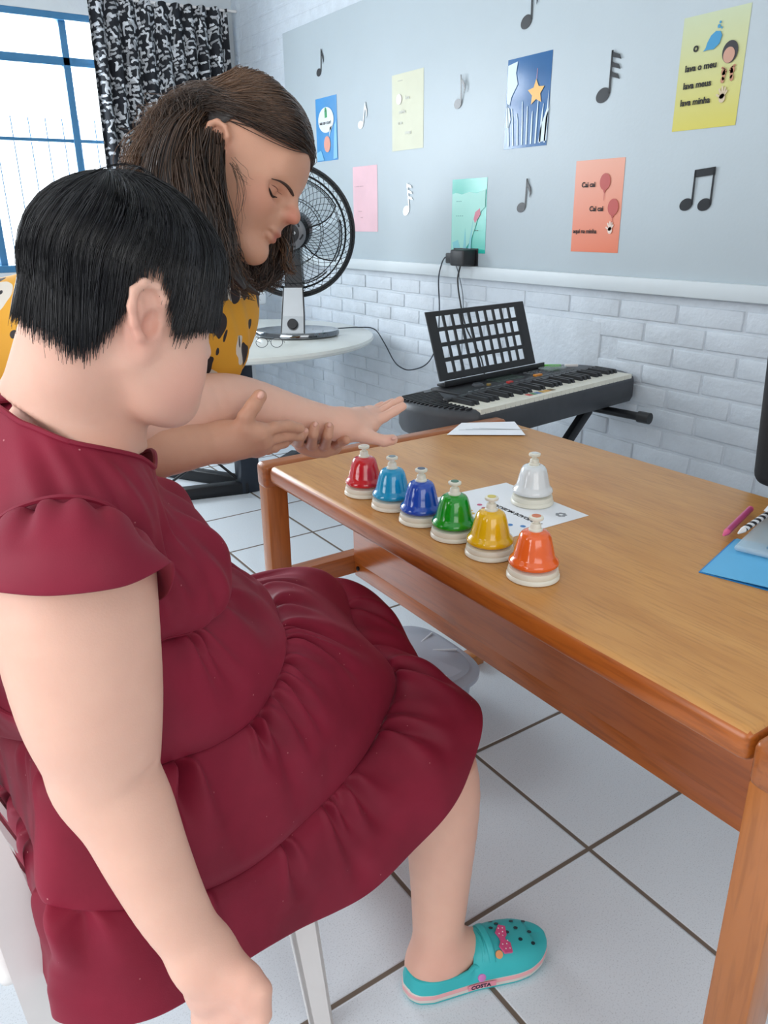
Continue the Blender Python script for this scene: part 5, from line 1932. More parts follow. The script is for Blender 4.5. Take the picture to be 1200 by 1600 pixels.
def cloth(name, rows, m, parent, closed=True, thick=.0018, sub=1):
    o = MB().grid([[tuple(p) for p in r] for r in rows], closed_u=closed).build(name, m, parent, angle=180)
    sd = o.modifiers.new('thickness', 'SOLIDIFY'); sd.thickness = thick; sd.offset = -1
    if sub:
        s = o.modifiers.new('smooth', 'SUBSURF'); s.levels = sub; s.render_levels = sub
    return o


def tier(name, top, mid, bot, n_per, nv, gathers, seed, parent, puff=.006, last=False):
    """one gathered tier of the skirt between its seam and the next"""
    A, Bm, Cc = [ring_at_knots(r, n_per) for r in (top, mid, bot)]
    n = len(A)
    rg = np.random.default_rng(seed)
    L = np.linalg.norm(np.roll(Cc, -1, 0) - Cc, axis=1); arc = np.cumsum(L)
    # uneven gathers placed by arc length
    pos = np.sort(rg.uniform(0, arc[-1], gathers)); st = rg.uniform(.3, 1.0, gathers); wd = rg.uniform(.006, .011, gathers); ln = rg.uniform(.2, .8, gathers)
    rows = []
    cen = (A + Bm + Cc) / 3
    for i in range(nv + 1):
        v = i / nv
        P = A * (1 - v) * (1 - 2 * v) + Bm * 4 * v * (1 - v) + Cc * v * (2 * v - 1)
        rows.append(P)
    R = np.array(rows)
    du = np.roll(R, -1, 1) - np.roll(R, 1, 1)
    dv = np.gradient(R, axis=0)
    N = np.cross(dv, du); N /= np.linalg.norm(N, axis=2, keepdims=True) + 1e-9
    ctr = R.mean(1, keepdims=True)
    if ((R - ctr) * N).sum() < 0: N = -N
    for i in range(nv + 1):
        v = i / nv
        disp = np.zeros(n)
        for p, s_, w, l in zip(pos, st, wd, ln):
            d = np.abs(arc - p); d = np.minimum(d, arc[-1] - d)
            ww = w * (1 + 2.8 * v)
            fade = max(0, 1 - v / (l + .25)) ** .8 * min(1, v / .04 + .25)
            disp -= s_ * .021 * np.exp(-(d / ww) ** 2) * fade
            disp += s_ * .0095 * np.exp(-((d - ww * 1.7) / ww) ** 2) * fade
        big = .5 * np.sin(arc / .085 + 1.3 * seed) + .35 * np.sin(arc / .052 + 2.1 * seed) + .3 * np.sin(arc / .031 + seed)
        disp += big * .0085 * v ** 1.3
        disp += puff * math.sin(min(1, v * 7) * PI / 2)
        disp *= 1 if last else min(1, (1 - v) / .10)
        R[i] += N[i] * disp[:, None]
    tuck = R[0] - N[0] * .006 + (R[0] - R[1]) * 1.0
    R = np.concatenate([tuck[None], R])
    return cloth(name, R, M['maroon'], parent)


def girl_dress():
    TB = torso_g + neck_g
    # bodice: shell cast outwards from the middle of the chest onto the body
    O = np.array([.165, .965, .875])
    waist = np.array([at(240, 1008, .885), at(300, 985, .945), at(335, 955, 1.00), at(356, 905, 1.08), (.36, 1.07, .815), (.28, 1.16, .80), (.16, 1.185, .79), (.02, 1.10, .79), (.03, .97, .79), (.05, .84, .79), (.10, .775, .795), (.17, .765, .80)])
    neckp = np.array([at(110, 690, .755), at(165, 722, .79), at(205, 738, .83), at(232, 742, .87), at(232, 705, .93), at(218, 668, .97), (.17, 1.07, 1.055), (.06, 1.04, 1.08), (.0, .96, 1.05), (.0, .87, 1.02), at(0, 720, .84), at(50, 700, .785)])
    # keep both rings in step by angle
    n_per = 14
    Wr, Nr = ring_at_knots(waist, n_per), ring_at_knots(neckp, n_per)
    nv = 30
    rows = []
    for i in range(nv + 1):
        v = i / nv
        a, b = Wr - O, Nr - O
        la, lb = np.linalg.norm(a, axis=1, keepdims=True), np.linalg.norm(b, axis=1, keepdims=True)
        da, db = a / la, b / lb
        om = np.arccos(np.clip((da * db).sum(1, keepdims=True), -1, 1))
        D = (np.sin((1 - v) * om) * da + np.sin(v * om) * db) / np.sin(om)
        t = np.full(len(D), .05)
        for it in range(40):
            s = sdf_points(TB, O + D * t[:, None]) - .009
            t = np.clip(t - s * .8 * 1, .03, .5) if it else t
            t = np.clip(t, .03, .5)
        P = O + D * t[:, None]
        end = (1 - v) * 1.0
        w0 = max(0, 1 - v / .22) ** 2; w1 = 0
        P = P * (1 - w0) * (1 - w1) + Wr * w0 + Nr * w1 * (1 - w0)
        rows.append(P)
    R = np.array(rows)
    for it in range(3):
        R[1:-1] = (R[:-2] + R[2:] + 2 * R[1:-1] + np.roll(R[1:-1], 1, 1) + np.roll(R[1:-1], -1, 1)) / 6
    du = np.roll(R, -1, 1) - np.roll(R, 1, 1); dv = np.gradient(R, axis=0)
    N = np.cross(du, dv); N /= np.linalg.norm(N, axis=2, keepdims=True) + 1e-9
    if ((R - O) * N).sum() < 0: N = -N
    u = np.arange(R.shape[1]) / R.shape[1]
    for i in range(nv + 1):
        v = i / nv
        R[i] += N[i] * ((.0035 * np.sin(2 * PI * (13 * u + .8 * v)) + .003 * np.sin(2 * PI * (21 * u + .3 - 1.1 * v))) * math.sin(v * PI))[:, None]
    dress = cloth('dress', R, M['maroon'], girl)
    # neckline binding
    MB().tube([tuple(p) for p in R[-1]], .0030, 6, closed=True).build('neck_binding', M['maroon'], dress)
    MB().tube([tuple(p) for p in R[0]], .0028, 6, closed=True).build('waist_seam', M['maroon'], dress)

    # flutter sleeve on the near arm
    ax = unit(at(118, 930, .762) - gS)
    seam = np.array([at(-12, 822, .745), at(30, 792, .715), at(100, 776, .700), at(160, 786, .708), at(205, 818, .735), at(222, 858, .79), at(190, 900, .86), at(110, 900, .885), at(30, 880, .86), at(-10, 850, .80)])
    mid = np.array([at(-45, 880, .72), at(20, 850, .675), at(100, 842, .662), at(180, 845, .672), at(236, 862, .715), at(248, 900, .78), at(200, 930, .87), at(110, 930, .905), at(10, 925, .87), at(-45, 905, .80)])
    hem = np.array([at(-60, 915, .715), at(5, 922, .672), at(90, 926, .660), at(185, 914, .668), at(264, 886, .715), at(258, 930, .785), at(200, 950, .89), at(105, 955, .93), at(0, 950, .885), at(-70, 935, .80)])
    def flutter(name, seam, mid, hem, seed, gat, amp=1.0):
        A, Bm, Cc = [ring_at_knots(r, 16) for r in (seam, mid, hem)]
        nvv = 14; R = []
        for i in range(nvv + 1):
            v = i / nvv
            R.append(A * (1 - v) * (1 - 2 * v) + Bm * 4 * v * (1 - v) + Cc * v * (2 * v - 1))
        R = np.array(R)
        du = np.roll(R, -1, 1) - np.roll(R, 1, 1); dv = np.gradient(R, axis=0)
        N = np.cross(dv, du); N /= np.linalg.norm(N, axis=2, keepdims=True) + 1e-9
        if ((R - R.mean(1, keepdims=True)) * N).sum() < 0: N = -N
        rg = np.random.default_rng(seed)
        L = np.linalg.norm(np.roll(A, -1, 0) - A, axis=1); arc = np.cumsum(L)
        pos = np.linspace(0, arc[-1], gat, endpoint=False) + rg.uniform(-.006, .006, gat)
        for i in range(nvv + 1):
            v = i / nvv
            disp = np.zeros(R.shape[1])
            for p in pos:
                s_ = rg.uniform(.3, 1.1); l = rg.uniform(.25, .6)
                rg2 = s_
                d = np.abs(arc - p); d = np.minimum(d, arc[-1] - d)
                w = .0065 * (1 + 2 * v)
                disp -= .012 * s_ * np.exp(-(d / w) ** 2) * max(0, 1 - v / .65)
            rg = np.random.default_rng(seed)
            rg.uniform(-.006, .006, gat)
            disp += .007 * math.sin(min(1, v * 6) * PI / 2) + .003 * np.sin(arc / .05) * v
            R[i] += N[i] * disp[:, None] * amp
        return cloth(name, R, M['maroon'], dress)
    flutter('sleeve', seam, mid, hem, 3, 17)
    MB().tube([tuple(p + (p - gS) * .0) for p in ring_at_knots(seam, 8)], .0028, 6, closed=True).build('sleeve_seam', M['maroon'], dress)
    # far sleeve (mostly hidden)
    a2 = unit(at(200, 665, 1.14) - gSL)
    e1 = unit(np.cross(a2, (0, 0, 1))); e2 = np.cross(a2, e1)
    def rng_(c, r, n=10): return np.array([c + (e1 * math.cos(2 * PI * k / n) + e2 * math.sin(2 * PI * k / n)) * r for k in range(n)])
    flutter('sleeve', rng_(gSL + a2 * .0, .075), rng_(gSL + a2 * .03, .084), rng_(gSL + a2 * .06, .088), 5, 15, .7)

    # skirt tiers; knots run from the back along the near side, over the lap and round the far side
    K0 = [(.03, .97, .79), (.05, .84, .79), (.10, .775, .795), (.17, .765, .80), at(240, 1008, .885), at(275, 996, .92), at(300, 985, .945), at(335, 955, 1.00), at(350, 930, 1.04), at(356, 905, 1.08), (.37, 1.07, .81), (.28, 1.16, .80), (.16, 1.185, .79), (.02, 1.10, .79)]
    K1 = [(.05, .98, .68), at(56, 1170, .92), at(66, 1213, .87), at(165, 1222, .865), at(270, 1190, .92), at(340, 1164, .975), at(400, 1121, 1.03), at(438, 1052, 1.10), at(447, 1005, 1.15), at(440, 975, 1.20), at(405, 925, 1.32), (.32, 1.22, .64), (.14, 1.22, .64), (.06, 1.13, .66)]
    K2 = [(.05, .98, .55), at(66, 1370, .92), at(72, 1414, .86), at(184, 1424, .88), at(300, 1400, .945), at(387, 1360, 1.005), at(470, 1290, 1.09), at(544, 1216, 1.19), at(594, 1140, 1.30), at(618, 1055, 1.41), at(560, 990, 1.52), at(520, 905, 1.62), (.25, 1.33, .46), (.05, 1.17, .52)]
    K3 = [(.04, .98, .455), at(84, 1555, .94), at(92, 1594, .89), at(200, 1590, .90), at(290, 1556, .945), at(405, 1486, 1.01), at(520, 1425, 1.15), at(632, 1338, 1.245), at(724, 1222, 1.315), at(748, 1108, 1.385), at(660, 1050, 1.50), at(600, 985, 1.66), (.42, 1.42, .30), (.05, 1.22, .40)]
    def mids(a, b, out):
        a, b = np.array(a), np.array(b)
        return (a + b) / 2 + np.array(out)
    Z = lambda k: np.zeros((14, 3))
    M01 = mids(K0, K1, Z(0)); M12 = mids(K1, K2, Z(0)); M23 = mids(K2, K3, Z(0))
    vd = lambda px_, py_, dd: v2w((px_ / 1213, py_ / 1213, dd))
    # fullness and drape between the seams
    M01[4] = at(258, 1095, .885); M01[5] = at(310, 1085, .93); M01[6] = at(355, 1065, .985); M01[7] = at(392, 1015, 1.045); M01[8] = at(402, 968, 1.10); M01[9] = at(400, 935, 1.15); M01[10] = at(388, 900, 1.25)
    M12[4] = at(282, 1295, .915); M12[6] = at(440, 1205, 1.04); M12[7] = at(500, 1125, 1.13); M12[8] = at(530, 1050, 1.22); M12[9] = at(535, 1000, 1.31); M12[10] = at(480, 925, 1.45); M12[11] = at(440, 893, 1.52)
    M23[7] = at(590, 1285, 1.205); M23[8] = at(676, 1160, 1.29); M23[9] = at(690, 1066, 1.385); M23[10] = at(620, 1010, 1.53); M23[11] = at(572, 928, 1.65)
    tier('skirt_tier', K0, M01, K1, 26, 22, 14, 1, dress, .004)
    tier('skirt_tier', K1, M12, K2, 30, 26, 28, 2, dress, .006)
    tier('skirt_tier', K2, M23, K3, 34, 26, 34, 3, dress, .006, True)


girl_dress()


# ------------------------------------------------------------------ clog
def clog():
    t = thing('clog', 'turquoise rubber clog with a white and pink sole worn on the foot', 'shoe', (.70, .79, 0))
    heel, toe = np.array([.572, .812]), np.array([.838, .742])
    ln = np.linalg.norm(toe - heel); e = (toe - heel) / ln; nrm = np.array([-e[1], e[0]])   # nrm: towards the inner side
    # half widths along the length: outer (camera side, -) and inner (+)
    S = [0, .02, .06, .15, .30, .45, .60, .72, .82, .90, .96, .99, 1.0]
    Wo = [0, .018, .029, .036, .037, .038, .043, .047, .046, .039, .027, .014, 0]
    Wi = [0, .018, .029, .036, .036, .037, .043, .047, .045, .036, .024, .012, 0]
    teal = mat('turquoise_rubber', (54, 186, 190), .45, var=.03)
    def outline(scale=1.0, n=72):
        out = []
        ss = np.linspace(0, 1, n // 2)
        ss = (1 - np.cos(ss * PI)) / 2
        for s in ss: out.append((s, -np.interp(s, S, Wo) * scale))
        for s in ss[::-1][1:-1]: out.append((s, np.interp(s, S, Wi) * scale))
        return out
    def P(s, w, z):
        q = heel + e * (s * ln) + nrm * w
        lift = .012 * max(0, (s - .75) / .25) ** 2
        return (q[0], q[1], z + lift)
    def band(name, zs, m, parent, close=True):
        rows = []
        for sc, ad, z in zs:
            rows.append([P(.5 + (s - .5) * (1 + ad / .13), w * sc, z) for s, w in outline()])
        b = MB().grid(rows, closed_u=True)
        if close:
            n = len(rows[0])
            b.add(rows[0], [tuple(range(n))[::-1]]); b.add(rows[-1], [tuple(range(n))])
        return b.build(name, m, parent, angle=60)
    so = band('sole', [(.95, -.004, .0), (1.0, 0, .002), (1.03, .002, .005), (1.03, .002, .007)], teal, t)
    band('white_band', [(1.02, .0015, .0065), (1.06, .004, .010), (1.06, .004, .030), (1.03, .002, .0335)], mat('white_rubber', (226, 218, 210), .5, var=.02), t)
    band('pink_stripe', [(1.055, .0036, .0150), (1.068, .0046, .0165), (1.068, .0046, .0240), (1.055, .0036, .0255)], mat('pink_rubber', (240, 176, 178), .5, var=.02), t)
    # upper: heel wall and vamp dome
    ol = outline()
    rows = []
    topz = lambda s: np.interp(s, [0, .1, .3, .42, .50, .58, .7, .82, .92, 1], [.052, .052, .046, .052, .080, .082, .073, .062, .048, .036])
    def up_row(v):
        r = []
        for s, w in ol:
            z0 = .028; z1 = topz(s)
            if s < .47:
                k = np.interp(s, [.38, .47], [0, .22])
                r.append(P(.5 + (s - .5) * (1 + .0 - .04 * v), w * (1.04 - .10 * v - k * v), z0 + (z1 - z0) * v))
            else:
                q = v ** .8
                a = q * PI / 2
                r.append(P(.5 + (s - .5) * (1.0 - .10 * v ** 2 * (s > .9)), w * 1.04 * math.cos(a) ** .75 if v < 1 else 0, z0 + (z1 - z0) * math.sin(a)))
        return r
    nv = 14
    rows = [up_row(i / nv) for i in range(nv + 1)]
    n = len(ol)
    # stop the heel wall lower than the vamp by leaving the opening: the heel rows simply form a rim
    b = MB().grid(rows, closed_u=True)
    up = b.build('upper', teal, t, angle=70)
    sd = up.modifiers.new('thickness', 'SOLIDIFY'); sd.thickness = .004; sd.offset = 1
    ss = up.modifiers.new('smooth', 'SUBSURF'); ss.levels = 1; ss.render_levels = 2
    # rolled collar round the opening: along the heel walls and across the instep
    rim = []
    half = len(ol) // 2
    idx = [i for i, (s, w) in enumerate(ol) if s < .44]
    lo_side = [rows[-1][i] for i in range(half) if ol[i][0] < .47]
    hi_side = [rows[-1][i] for i in range(n - 1, half - 1, -1) if ol[i][0] < .47]
    arch = []
    for k in range(9):
        a = PI * k / 8
        arch.append(P(.485 + .035 * math.sin(a), -.034 * math.cos(a), .052 + .030 * math.sin(a)))
    loop = lo_side[1:] + arch + hi_side[::-1][:-1]
    MB().tube([tuple(p) for p in loop], .0042, 8, closed=True).build('collar', teal, t)
    # heel strap folded forward over the instep, held by round rivets
    def dome(s, w, lift=0.0):
        wm = np.interp(s, S, Wo) * 1.04
        c = np.clip(abs(w) / wm, 0, 1) ** (1 / .75)
        a = math.acos(c)
        v = (a / (PI / 2)) ** (1 / .8)
        z = .028 + (topz(s) - .028) * math.sin(a)
        return np.array(P(s, w, z + .0045 + lift))
    sr = [tuple(dome(.535 + .02 * math.cos(a), -.044 * math.cos(a), .002)) for a in np.linspace(.35, PI - .35, 15)]
    G = []
    for ds in (-.022, -.011, 0, .011, .022):
        G.append([tuple(dome(.545 + ds + .012 * math.sin(a), -.0445 * math.cos(a), .0028 - abs(ds) * .06)) for a in np.linspace(.30, PI - .30, 17)])
    st = MB().grid(G).build('strap', teal, t)
    sd = st.modifiers.new('thickness', 'SOLIDIFY'); sd.thickness = .003; sd.offset = 0
    rp_ = Vector(P(.47, -.0415, .038))
    MB().lathe([(.0075, -.002), (.0075, .003), (.005, .0045), (0, .0045)], n=20, mtx=Matrix.Translation(rp_) @ Vector((-nrm[0], -nrm[1], .25)).to_track_quat('Z', 'Y').to_matrix().to_4x4()).build('rivet', mat('pink_rivet', (214, 130, 196), .4), t)

    def frame_at(s, w):
        p = dome(s, w); a = dome(s + .02, w) - p; b_ = dome(s, w + .004) - p
        x = unit(a); nn = unit(np.cross(a, b_));
        if nn[2] < 0: nn = -nn
        y = np.cross(nn, x)
        return p, x, y, nn

    def onshoe(s, w, lift):
        p, x, y, nn = frame_at(s, w)
        return lambda u, v, h: tuple(p + x * u + y * v + nn * (h + lift))
    for (s, w) in ((.80, .024), (.89, .022), (.80, .006), (.885, -.004), (.72, -.002), (.79, -.018), (.87, -.026), (.68, .020), (.62, .010), (.655, .030)):
        fn = onshoe(s, w, .0002)
        MB().prism(circle(0, 0, .0042, .0032, 14), fn, .0008).build('vent_hole', flat('vent_dark', (18, 44, 50)), t, smooth=False)
    # pink polka-dot bow and a round orange button
    fn0 = onshoe(.652, -.017, .001)
    fn = lambda u, v, h: fn0(u * 1.4, v * 1.4, h)
    bow = MB()
    bow.prism([(-.002, 0), (-.006, .010), (.002, .019), (.011, .016), (.008, .004), (.002, 0)], fn, .004)
    bow.prism([(-.002, 0), (-.008, -.008), (-.004, -.018), (.007, -.018), (.009, -.006), (.002, 0)], fn, .004)
    bow.prism(circle(.0, 0, .0035, None, 12), fn, .0055)
    bo = bow.build('bow_charm', flat('bow_pink', (214, 84, 134)), t, smooth=False); bo['label'] = 'pink polka dot bow'
    dt = MB()
    for (u, v) in ((-.002, .007), (.004, .009), (0, .014), (.006, .014), (.002, .004), (-.003, -.007), (.003, -.007), (-.001, -.013), (.005, -.013), (.006, -.003)):
        dt.prism(circle(u, v, .0009, None, 8), lambda a, b_, h: fn(a, b_, h + .004), .0004)
    dt.build('bow_dots', flat('bow_white', (240, 230, 232)), bo, smooth=False)
    fn2 = onshoe(.60, -.034, .001)
    oc = MB().prism(circle(0, 0, .0068, None, 20), fn2, .003).build('button_charm', flat('charm_orange', (232, 160, 104)), t, smooth=False)
    oc['label'] = 'round orange button'
    # word on the sole band
    def side(u, v, h):
        s = .40 + u / ln
        w = -np.interp(s, S, Wo) * 1.075 - .0022 - h
        q = heel + e * ((.5 + (s - .5) * 1.0) * ln) + nrm * w
        return (q[0], q[1], .0145 + v)
    us = np.linspace(-.006, .046, 14)
    tagp = MB().grid([[side(u, v, .0004) for u in us] for v in (0, .004, .008, .0118)])
    po = tagp.build('name_patch', flat('patch_pink', (238, 150, 168)), t, smooth=False)
    sd = po.modifiers.new('thickness', 'SOLIDIFY'); sd.thickness = .0004; sd.offset = 0
    vs, fs = text_mesh('COSTA', .0115, lambda u, v, h: side(u * .98 - .001, v + .0018, h + .0009), bold=.0004, depth=.0005)
    MB().add(vs, fs).build('name_lettering', flat('patch_navy', (44, 34, 60)), t, smooth=False)


clog()


# ------------------------------------------------------------------ white plastic chair under the girl
def plastic_chair():
    t = thing('plastic_chair', 'white plastic chair that the person in the maroon dress sits on', 'chair', (.19, 1.03, 0))
    m = M['white_plastic']
    # seat
    MB().box((-.02, .84, .405), (.42, 1.25, .43), .012, 3).build('seat', m, t)
    # legs: hollow L-section, splayed
    def leg(top, foot, w=.045):
        top, foot = np.array(top, float), np.array(foot, float)
        ux = np.array([1, 0, 0]); uy = np.array([0, 1, 0])
        sx = 1 if foot[0] > .2 else -1; sy = 1 if foot[1] > 1.04 else -1
        b = MB()
        def bar(du0, du1, dv0, dv1):
            vs = []
            for q, sc in ((top, 1.15), (foot, .85)):
                for du, dv in ((du0, dv0), (du1, dv0), (du1, dv1), (du0, dv1)):
                    vs.append(q + ux * sx * du * w * sc + uy * sy * dv * w * sc)
            b.add(vs, [(3, 2, 1, 0), (4, 5, 6, 7), (0, 1, 5, 4), (1, 2, 6, 5), (2, 3, 7, 6), (3, 0, 4, 7)])
        bar(-.5, .5, .38, .5); bar(.38, .5, -.5, .5)
        bar(-.5, -.36, .2, .5); bar(.2, .5, -.5, -.36); bar(.12, .20, .2, .40)
        for f in (.25, .55, .85):
            c = top + (foot - top) * f
            b.add([c + ux * sx * a * w * .9 + uy * sy * d * w * .9 + np.array([0, 0, z]) for z in (-.004, .004) for a, d in ((-.45, .42), (.42, .42), (.42, -.45), (.34, .34))], [(3, 2, 1, 0), (4, 5, 6, 7), (0, 1, 5, 4), (1, 2, 6, 5), (2, 3, 7, 6), (3, 0, 4, 7)])
        return b.build('leg', m, t, smooth=False)
    leg((.385, .875, .41), (.415, .845, 0)); leg((.385, 1.215, .41), (.43, 1.26, 0))
    for (sg, y) in ((1, .82), (-1, 1.26)):
        # rear leg and back post in one sweep
        pts = [(.060, y, -.0), (.036, y, .20), (.020, y, .415), (.008, y, .58), (-.02, y, .72), (-.075, y, .90)]
        wd = [.024, .024, .024, .024, .024, .022]
        b = MB()
        rows = []
        for p, w in zip(smooth_path(pts, 5), np.interp(np.linspace(0, 5, 26), range(6), wd)):
            p = np.array(p)
            q = [(-w, 0), (w, 0), (w * .9, .016 * sg), (w * .55, .016 * sg), (w * .5, .004 * sg), (-w * .5, .004 * sg), (-w * .55, .016 * sg), (-w * .9, .016 * sg)]
            rows.append([tuple(p + np.array([u, v, 0])) for u, v in q])
        b.grid(rows, closed_u=True)
        b.add(rows[0], [tuple(range(8))]); b.add(rows[-1], [tuple(range(8))])
        b.build('rear_leg', m, t, angle=30)
    for k in range(5):
        y = .90 + k * .07
        w0, w1 = (.008, .030)
        a, b_ = np.array([.035, y, .50]), np.array([-.07, y, .86])
        MB().add([a + (0, -w0, 0), a + (0, w0, 0), a + (.008, w0, 0), a + (.008, -w0, 0), b_ + (0, -w1, 0), b_ + (0, w1, 0), b_ + (.008, w1, 0), b_ + (.008, -w1, 0)], [(3, 2, 1, 0), (4, 5, 6, 7), (0, 1, 5, 4), (1, 2, 6, 5), (2, 3, 7, 6), (3, 0, 4, 7)]).build('back_slat', m, t, smooth=False)
    MB().box((-.095, .80, .84), (-.062, 1.28, .90), .014, 3).build('top_rail', m, t)


plastic_chair()

# ------------------------------------------------------------------ the woman bending over
WHC = at(380, 246, 1.17)
wF = unit(v2w((.87, .47, -.08)))
wU = v2w((.47, -.86, -.10)); wU = unit(wU - wF * (wU @ wF)); wL = np.cross(wU, wF)
WR = np.array([wF, wL, wU])


def wh(f, l, u): return WHC + wF * f + wL * l + wU * u


wSR, wSL = at(205, 455, 1.17), at(335, 420, 1.42)
wEr, wWr = at(175, 712, 1.13), at(352, 690, 1.19)
wEl, wWl = at(338, 590, 1.46), at(462, 668, 1.44)
head_w = [
    Ell(wh(-.010, 0, .010), (.096, .075, .096), WR, .02),
    Ell(wh(.040, 0, -.040), (.052, .051, .080), WR, .03),
    Cone(wh(.0, -.046, -.058), wh(.068, -.016, -.112), .022, .020, .025),
    Cone(wh(.0, .046, -.058), wh(.068, .016, -.112), .022, .020, .025),
    Ell(wh(.056, -.036, -.052), (.030, .026, .034), WR, .03),
    Ell(wh(.056, .036, -.052), (.030, .026, .034), WR, .03),
    Ell(wh(.080, 0, -.116), (.018, .020, .016), WR, .02),
    Ell(wh(.074, 0, .014), (.020, .045, .034), WR, .03),
    Cone(wh(.0875, 0, -.006), wh(.107, 0, -.038), .0068, .0085, .012),
    Ell(wh(.110, 0, -.046), (.0115, .0105, .0095), WR, .010),
    Ell(wh(.098, -.0105, -.049), (.0105, .0080, .0085), WR, .006),
    Ell(wh(.098, .0105, -.049), (.0105, .0080, .0085), WR, .006),
    Ell(wh(.086, 0, -.066), (.014, .024, .016), WR, .014),
    Ell(wh(.0955, 0, -.0765), (.0085, .021, .0058), WR, .004),
    Ell(wh(.0925, 0, -.0875), (.0090, .018, .0064), WR, .004),
    Ell(wh(.086, -.034, -.028), (.017, .018, .013), WR, .012, -1),
    Ell(wh(.086, .034, -.028), (.017, .018, .013), WR, .012, -1),
    Ell(wh(.0675, -.032, -.030), (.0130, .0150, .0120), WR, .004),
    Ell(wh(.0675, .032, -.030), (.0130, .0150, .0120), WR, .004),
    Cone(wh(.0850, -.012, -.014), wh(.066, -.046, -.014), .008, .006, .012),
    Cone(wh(.0850, .012, -.014), wh(.066, .046, -.014), .008, .006, .012),
]
head_w += ear(WHC, -1, (wF, wL, wU), e0=(-.008, .0745, -.020), s=.86) + ear(WHC, 1, (wF, wL, wU), e0=(-.008, .0745, -.020), s=.86)
wNB = (wSR + wSL) / 2 + np.array([-.02, 0, .03])
neck_w = [Cone(wh(-.025, 0, -.055), wNB, .052, .058, .03), Cone(wNB, wSR, .05, .05, .05), Cone(wNB, wSL, .05, .05, .05)]
wHip = np.array([-.12, 1.72, .90])
wC = (wSR + wSL) / 2
torso_w = [Cone(wC + np.array([.01, .02, -.06]), wC * .5 + wHip * .5, .115, .12, .05), Cone(wC * .5 + wHip * .5, wHip, .12, .15, .05), Cone(wSR, wC, .06, .09, .05), Cone(wSL, wC, .06, .09, .05)]
legs_w = []
for s in (-1, 1):
    hp = wHip + np.array([.05 * s, -.09 * s * 0 + .085 * s, -.03])
    kn = np.array([-.10 + .05 * s, 1.72 + .10 * s, .48]); an = np.array([-.14 + .05 * s, 1.74 + .11 * s, .09])
    legs_w += [Cone(hp, kn, .085, .055, .04), Cone(kn, an, .055, .038, .03), Cone(an, an + np.array([.01, 0, -.05]), .038, .034, .02), Cone(an + np.array([0, 0, -.05]), an + np.array([.15, -.04, -.065]), .034, .024, .03)]
arm_wr = [limb([wSR, wEr, at(250, 703, 1.145), wWr], [.050, .043, .0410, .0270], .02)]
rk_ = [at(404, 676, 1.185), at(408, 686, 1.205), at(406, 694, 1.225), at(400, 699, 1.245)]
hand_wr = [palm(wWr, .0245, rk_, .0135, thumb=at(382, 668, 1.172), rt=.0145)]
hand_wr.append(finger([at(376, 676, 1.178), at(384, 652, 1.165), at(396, 634, 1.163), at(406, 619, 1.168)], .0135, .80))
for q, p1, p2, p3, r in (
        (rk_[0], (428, 668, 1.195), (450, 665, 1.215), (468, 669, 1.235), .0100),
        (rk_[1], (430, 684, 1.215), (452, 680, 1.235), (466, 682, 1.255), .0098),
        (rk_[2], (428, 697, 1.24), (444, 692, 1.26), (452, 686, 1.28), .0094),
        (rk_[3], (418, 703, 1.26), (430, 700, 1.28), (436, 695, 1.295), .0084)):
    hand_wr.append(finger([q, at(*p1), at(*p2), at(*p3)], r, .85))
arm_wl = [limb([wSL, wEl, at(400, 630, 1.455), wWl], [.050, .041, .038, .0265], .02)]
lk_ = [at(520, 697, 1.425), at(505, 699, 1.405), at(490, 698, 1.39), at(474, 694, 1.375)]
hand_wl = [palm(wWl, .0245, lk_, .0135, thumb=at(520, 655, 1.445), rt=.014)]
for q, p1, p2, p3, r in (
        (lk_[0], (526, 693, 1.385), (534, 690, 1.352), (541, 688, 1.338), .0092),
        (lk_[1], (508, 695, 1.352), (512, 680, 1.300), (514, 667, 1.298), .0098),
        (lk_[2], (487, 695, 1.335), (489, 678, 1.282), (492, 666, 1.280), .0098),
        (lk_[3], (466, 692, 1.325), (470, 682, 1.270), (476, 675, 1.264), .0090)):
    hand_wl.append(finger([q, at(*p1), at(*p2), at(*p3)], r, .85))
hand_wl.append(finger([at(520, 655, 1.445), at(540, 648, 1.440), at(553, 645, 1.432), at(568, 643, 1.425)], .0118, .82))
W_ALL = head_w + neck_w + torso_w + legs_w + arm_wr + hand_wr + arm_wl + hand_wl
SKIN_W = (204, 154, 128)
woman = thing('person', 'standing person with long brown hair in a yellow print blouse, bending to guide the arm', 'person', (-.12, 1.72, 0))
V, Fc = polygonize(W_ALL, .003)
V = relax(V, Fc, 2)
M['skin_woman'] = skin_material('tan_skin')
wo = mesh_np('body', V, Fc, M['skin_woman'], woman)
nail_spots = [(at(406, 618, 1.152), .009), (at(514, 665, 1.288), .007), (at(492, 664, 1.270), .007), (at(476, 673, 1.254), .006), (at(568, 641, 1.415), .007)]
tint(wo, V, SKIN_W, [
    (wh(.102, 0, -.0825), (.014, .022, .014), (176, 96, 88), .75),
    (wh(.110, -.004, -.047), .020, (208, 118, 98), .55), (wh(.066, -.045, -.05), .036, (206, 136, 112), .6),
    (wh(-.01, -.07, -.02), .03, (206, 130, 106), .5)] + [(c, r, (226, 172, 152), .7) for c, r in nail_spots])
nails([(407, 617, 1.1535, -1.05, .0062, .0052), (514.5, 664, 1.2895, -1.35, .0046, .0040), (492.5, 663, 1.2715, -1.35, .0046, .0040), (478, 673, 1.256, -.8, .0042, .0036), (569, 642, 1.414, -.1, .0050, .0036)], (224, 172, 154), woman)
hw = hair_material('brown_hair', (34, 24, 20), (112, 82, 60), .36)
M['hair_brown'] = hw


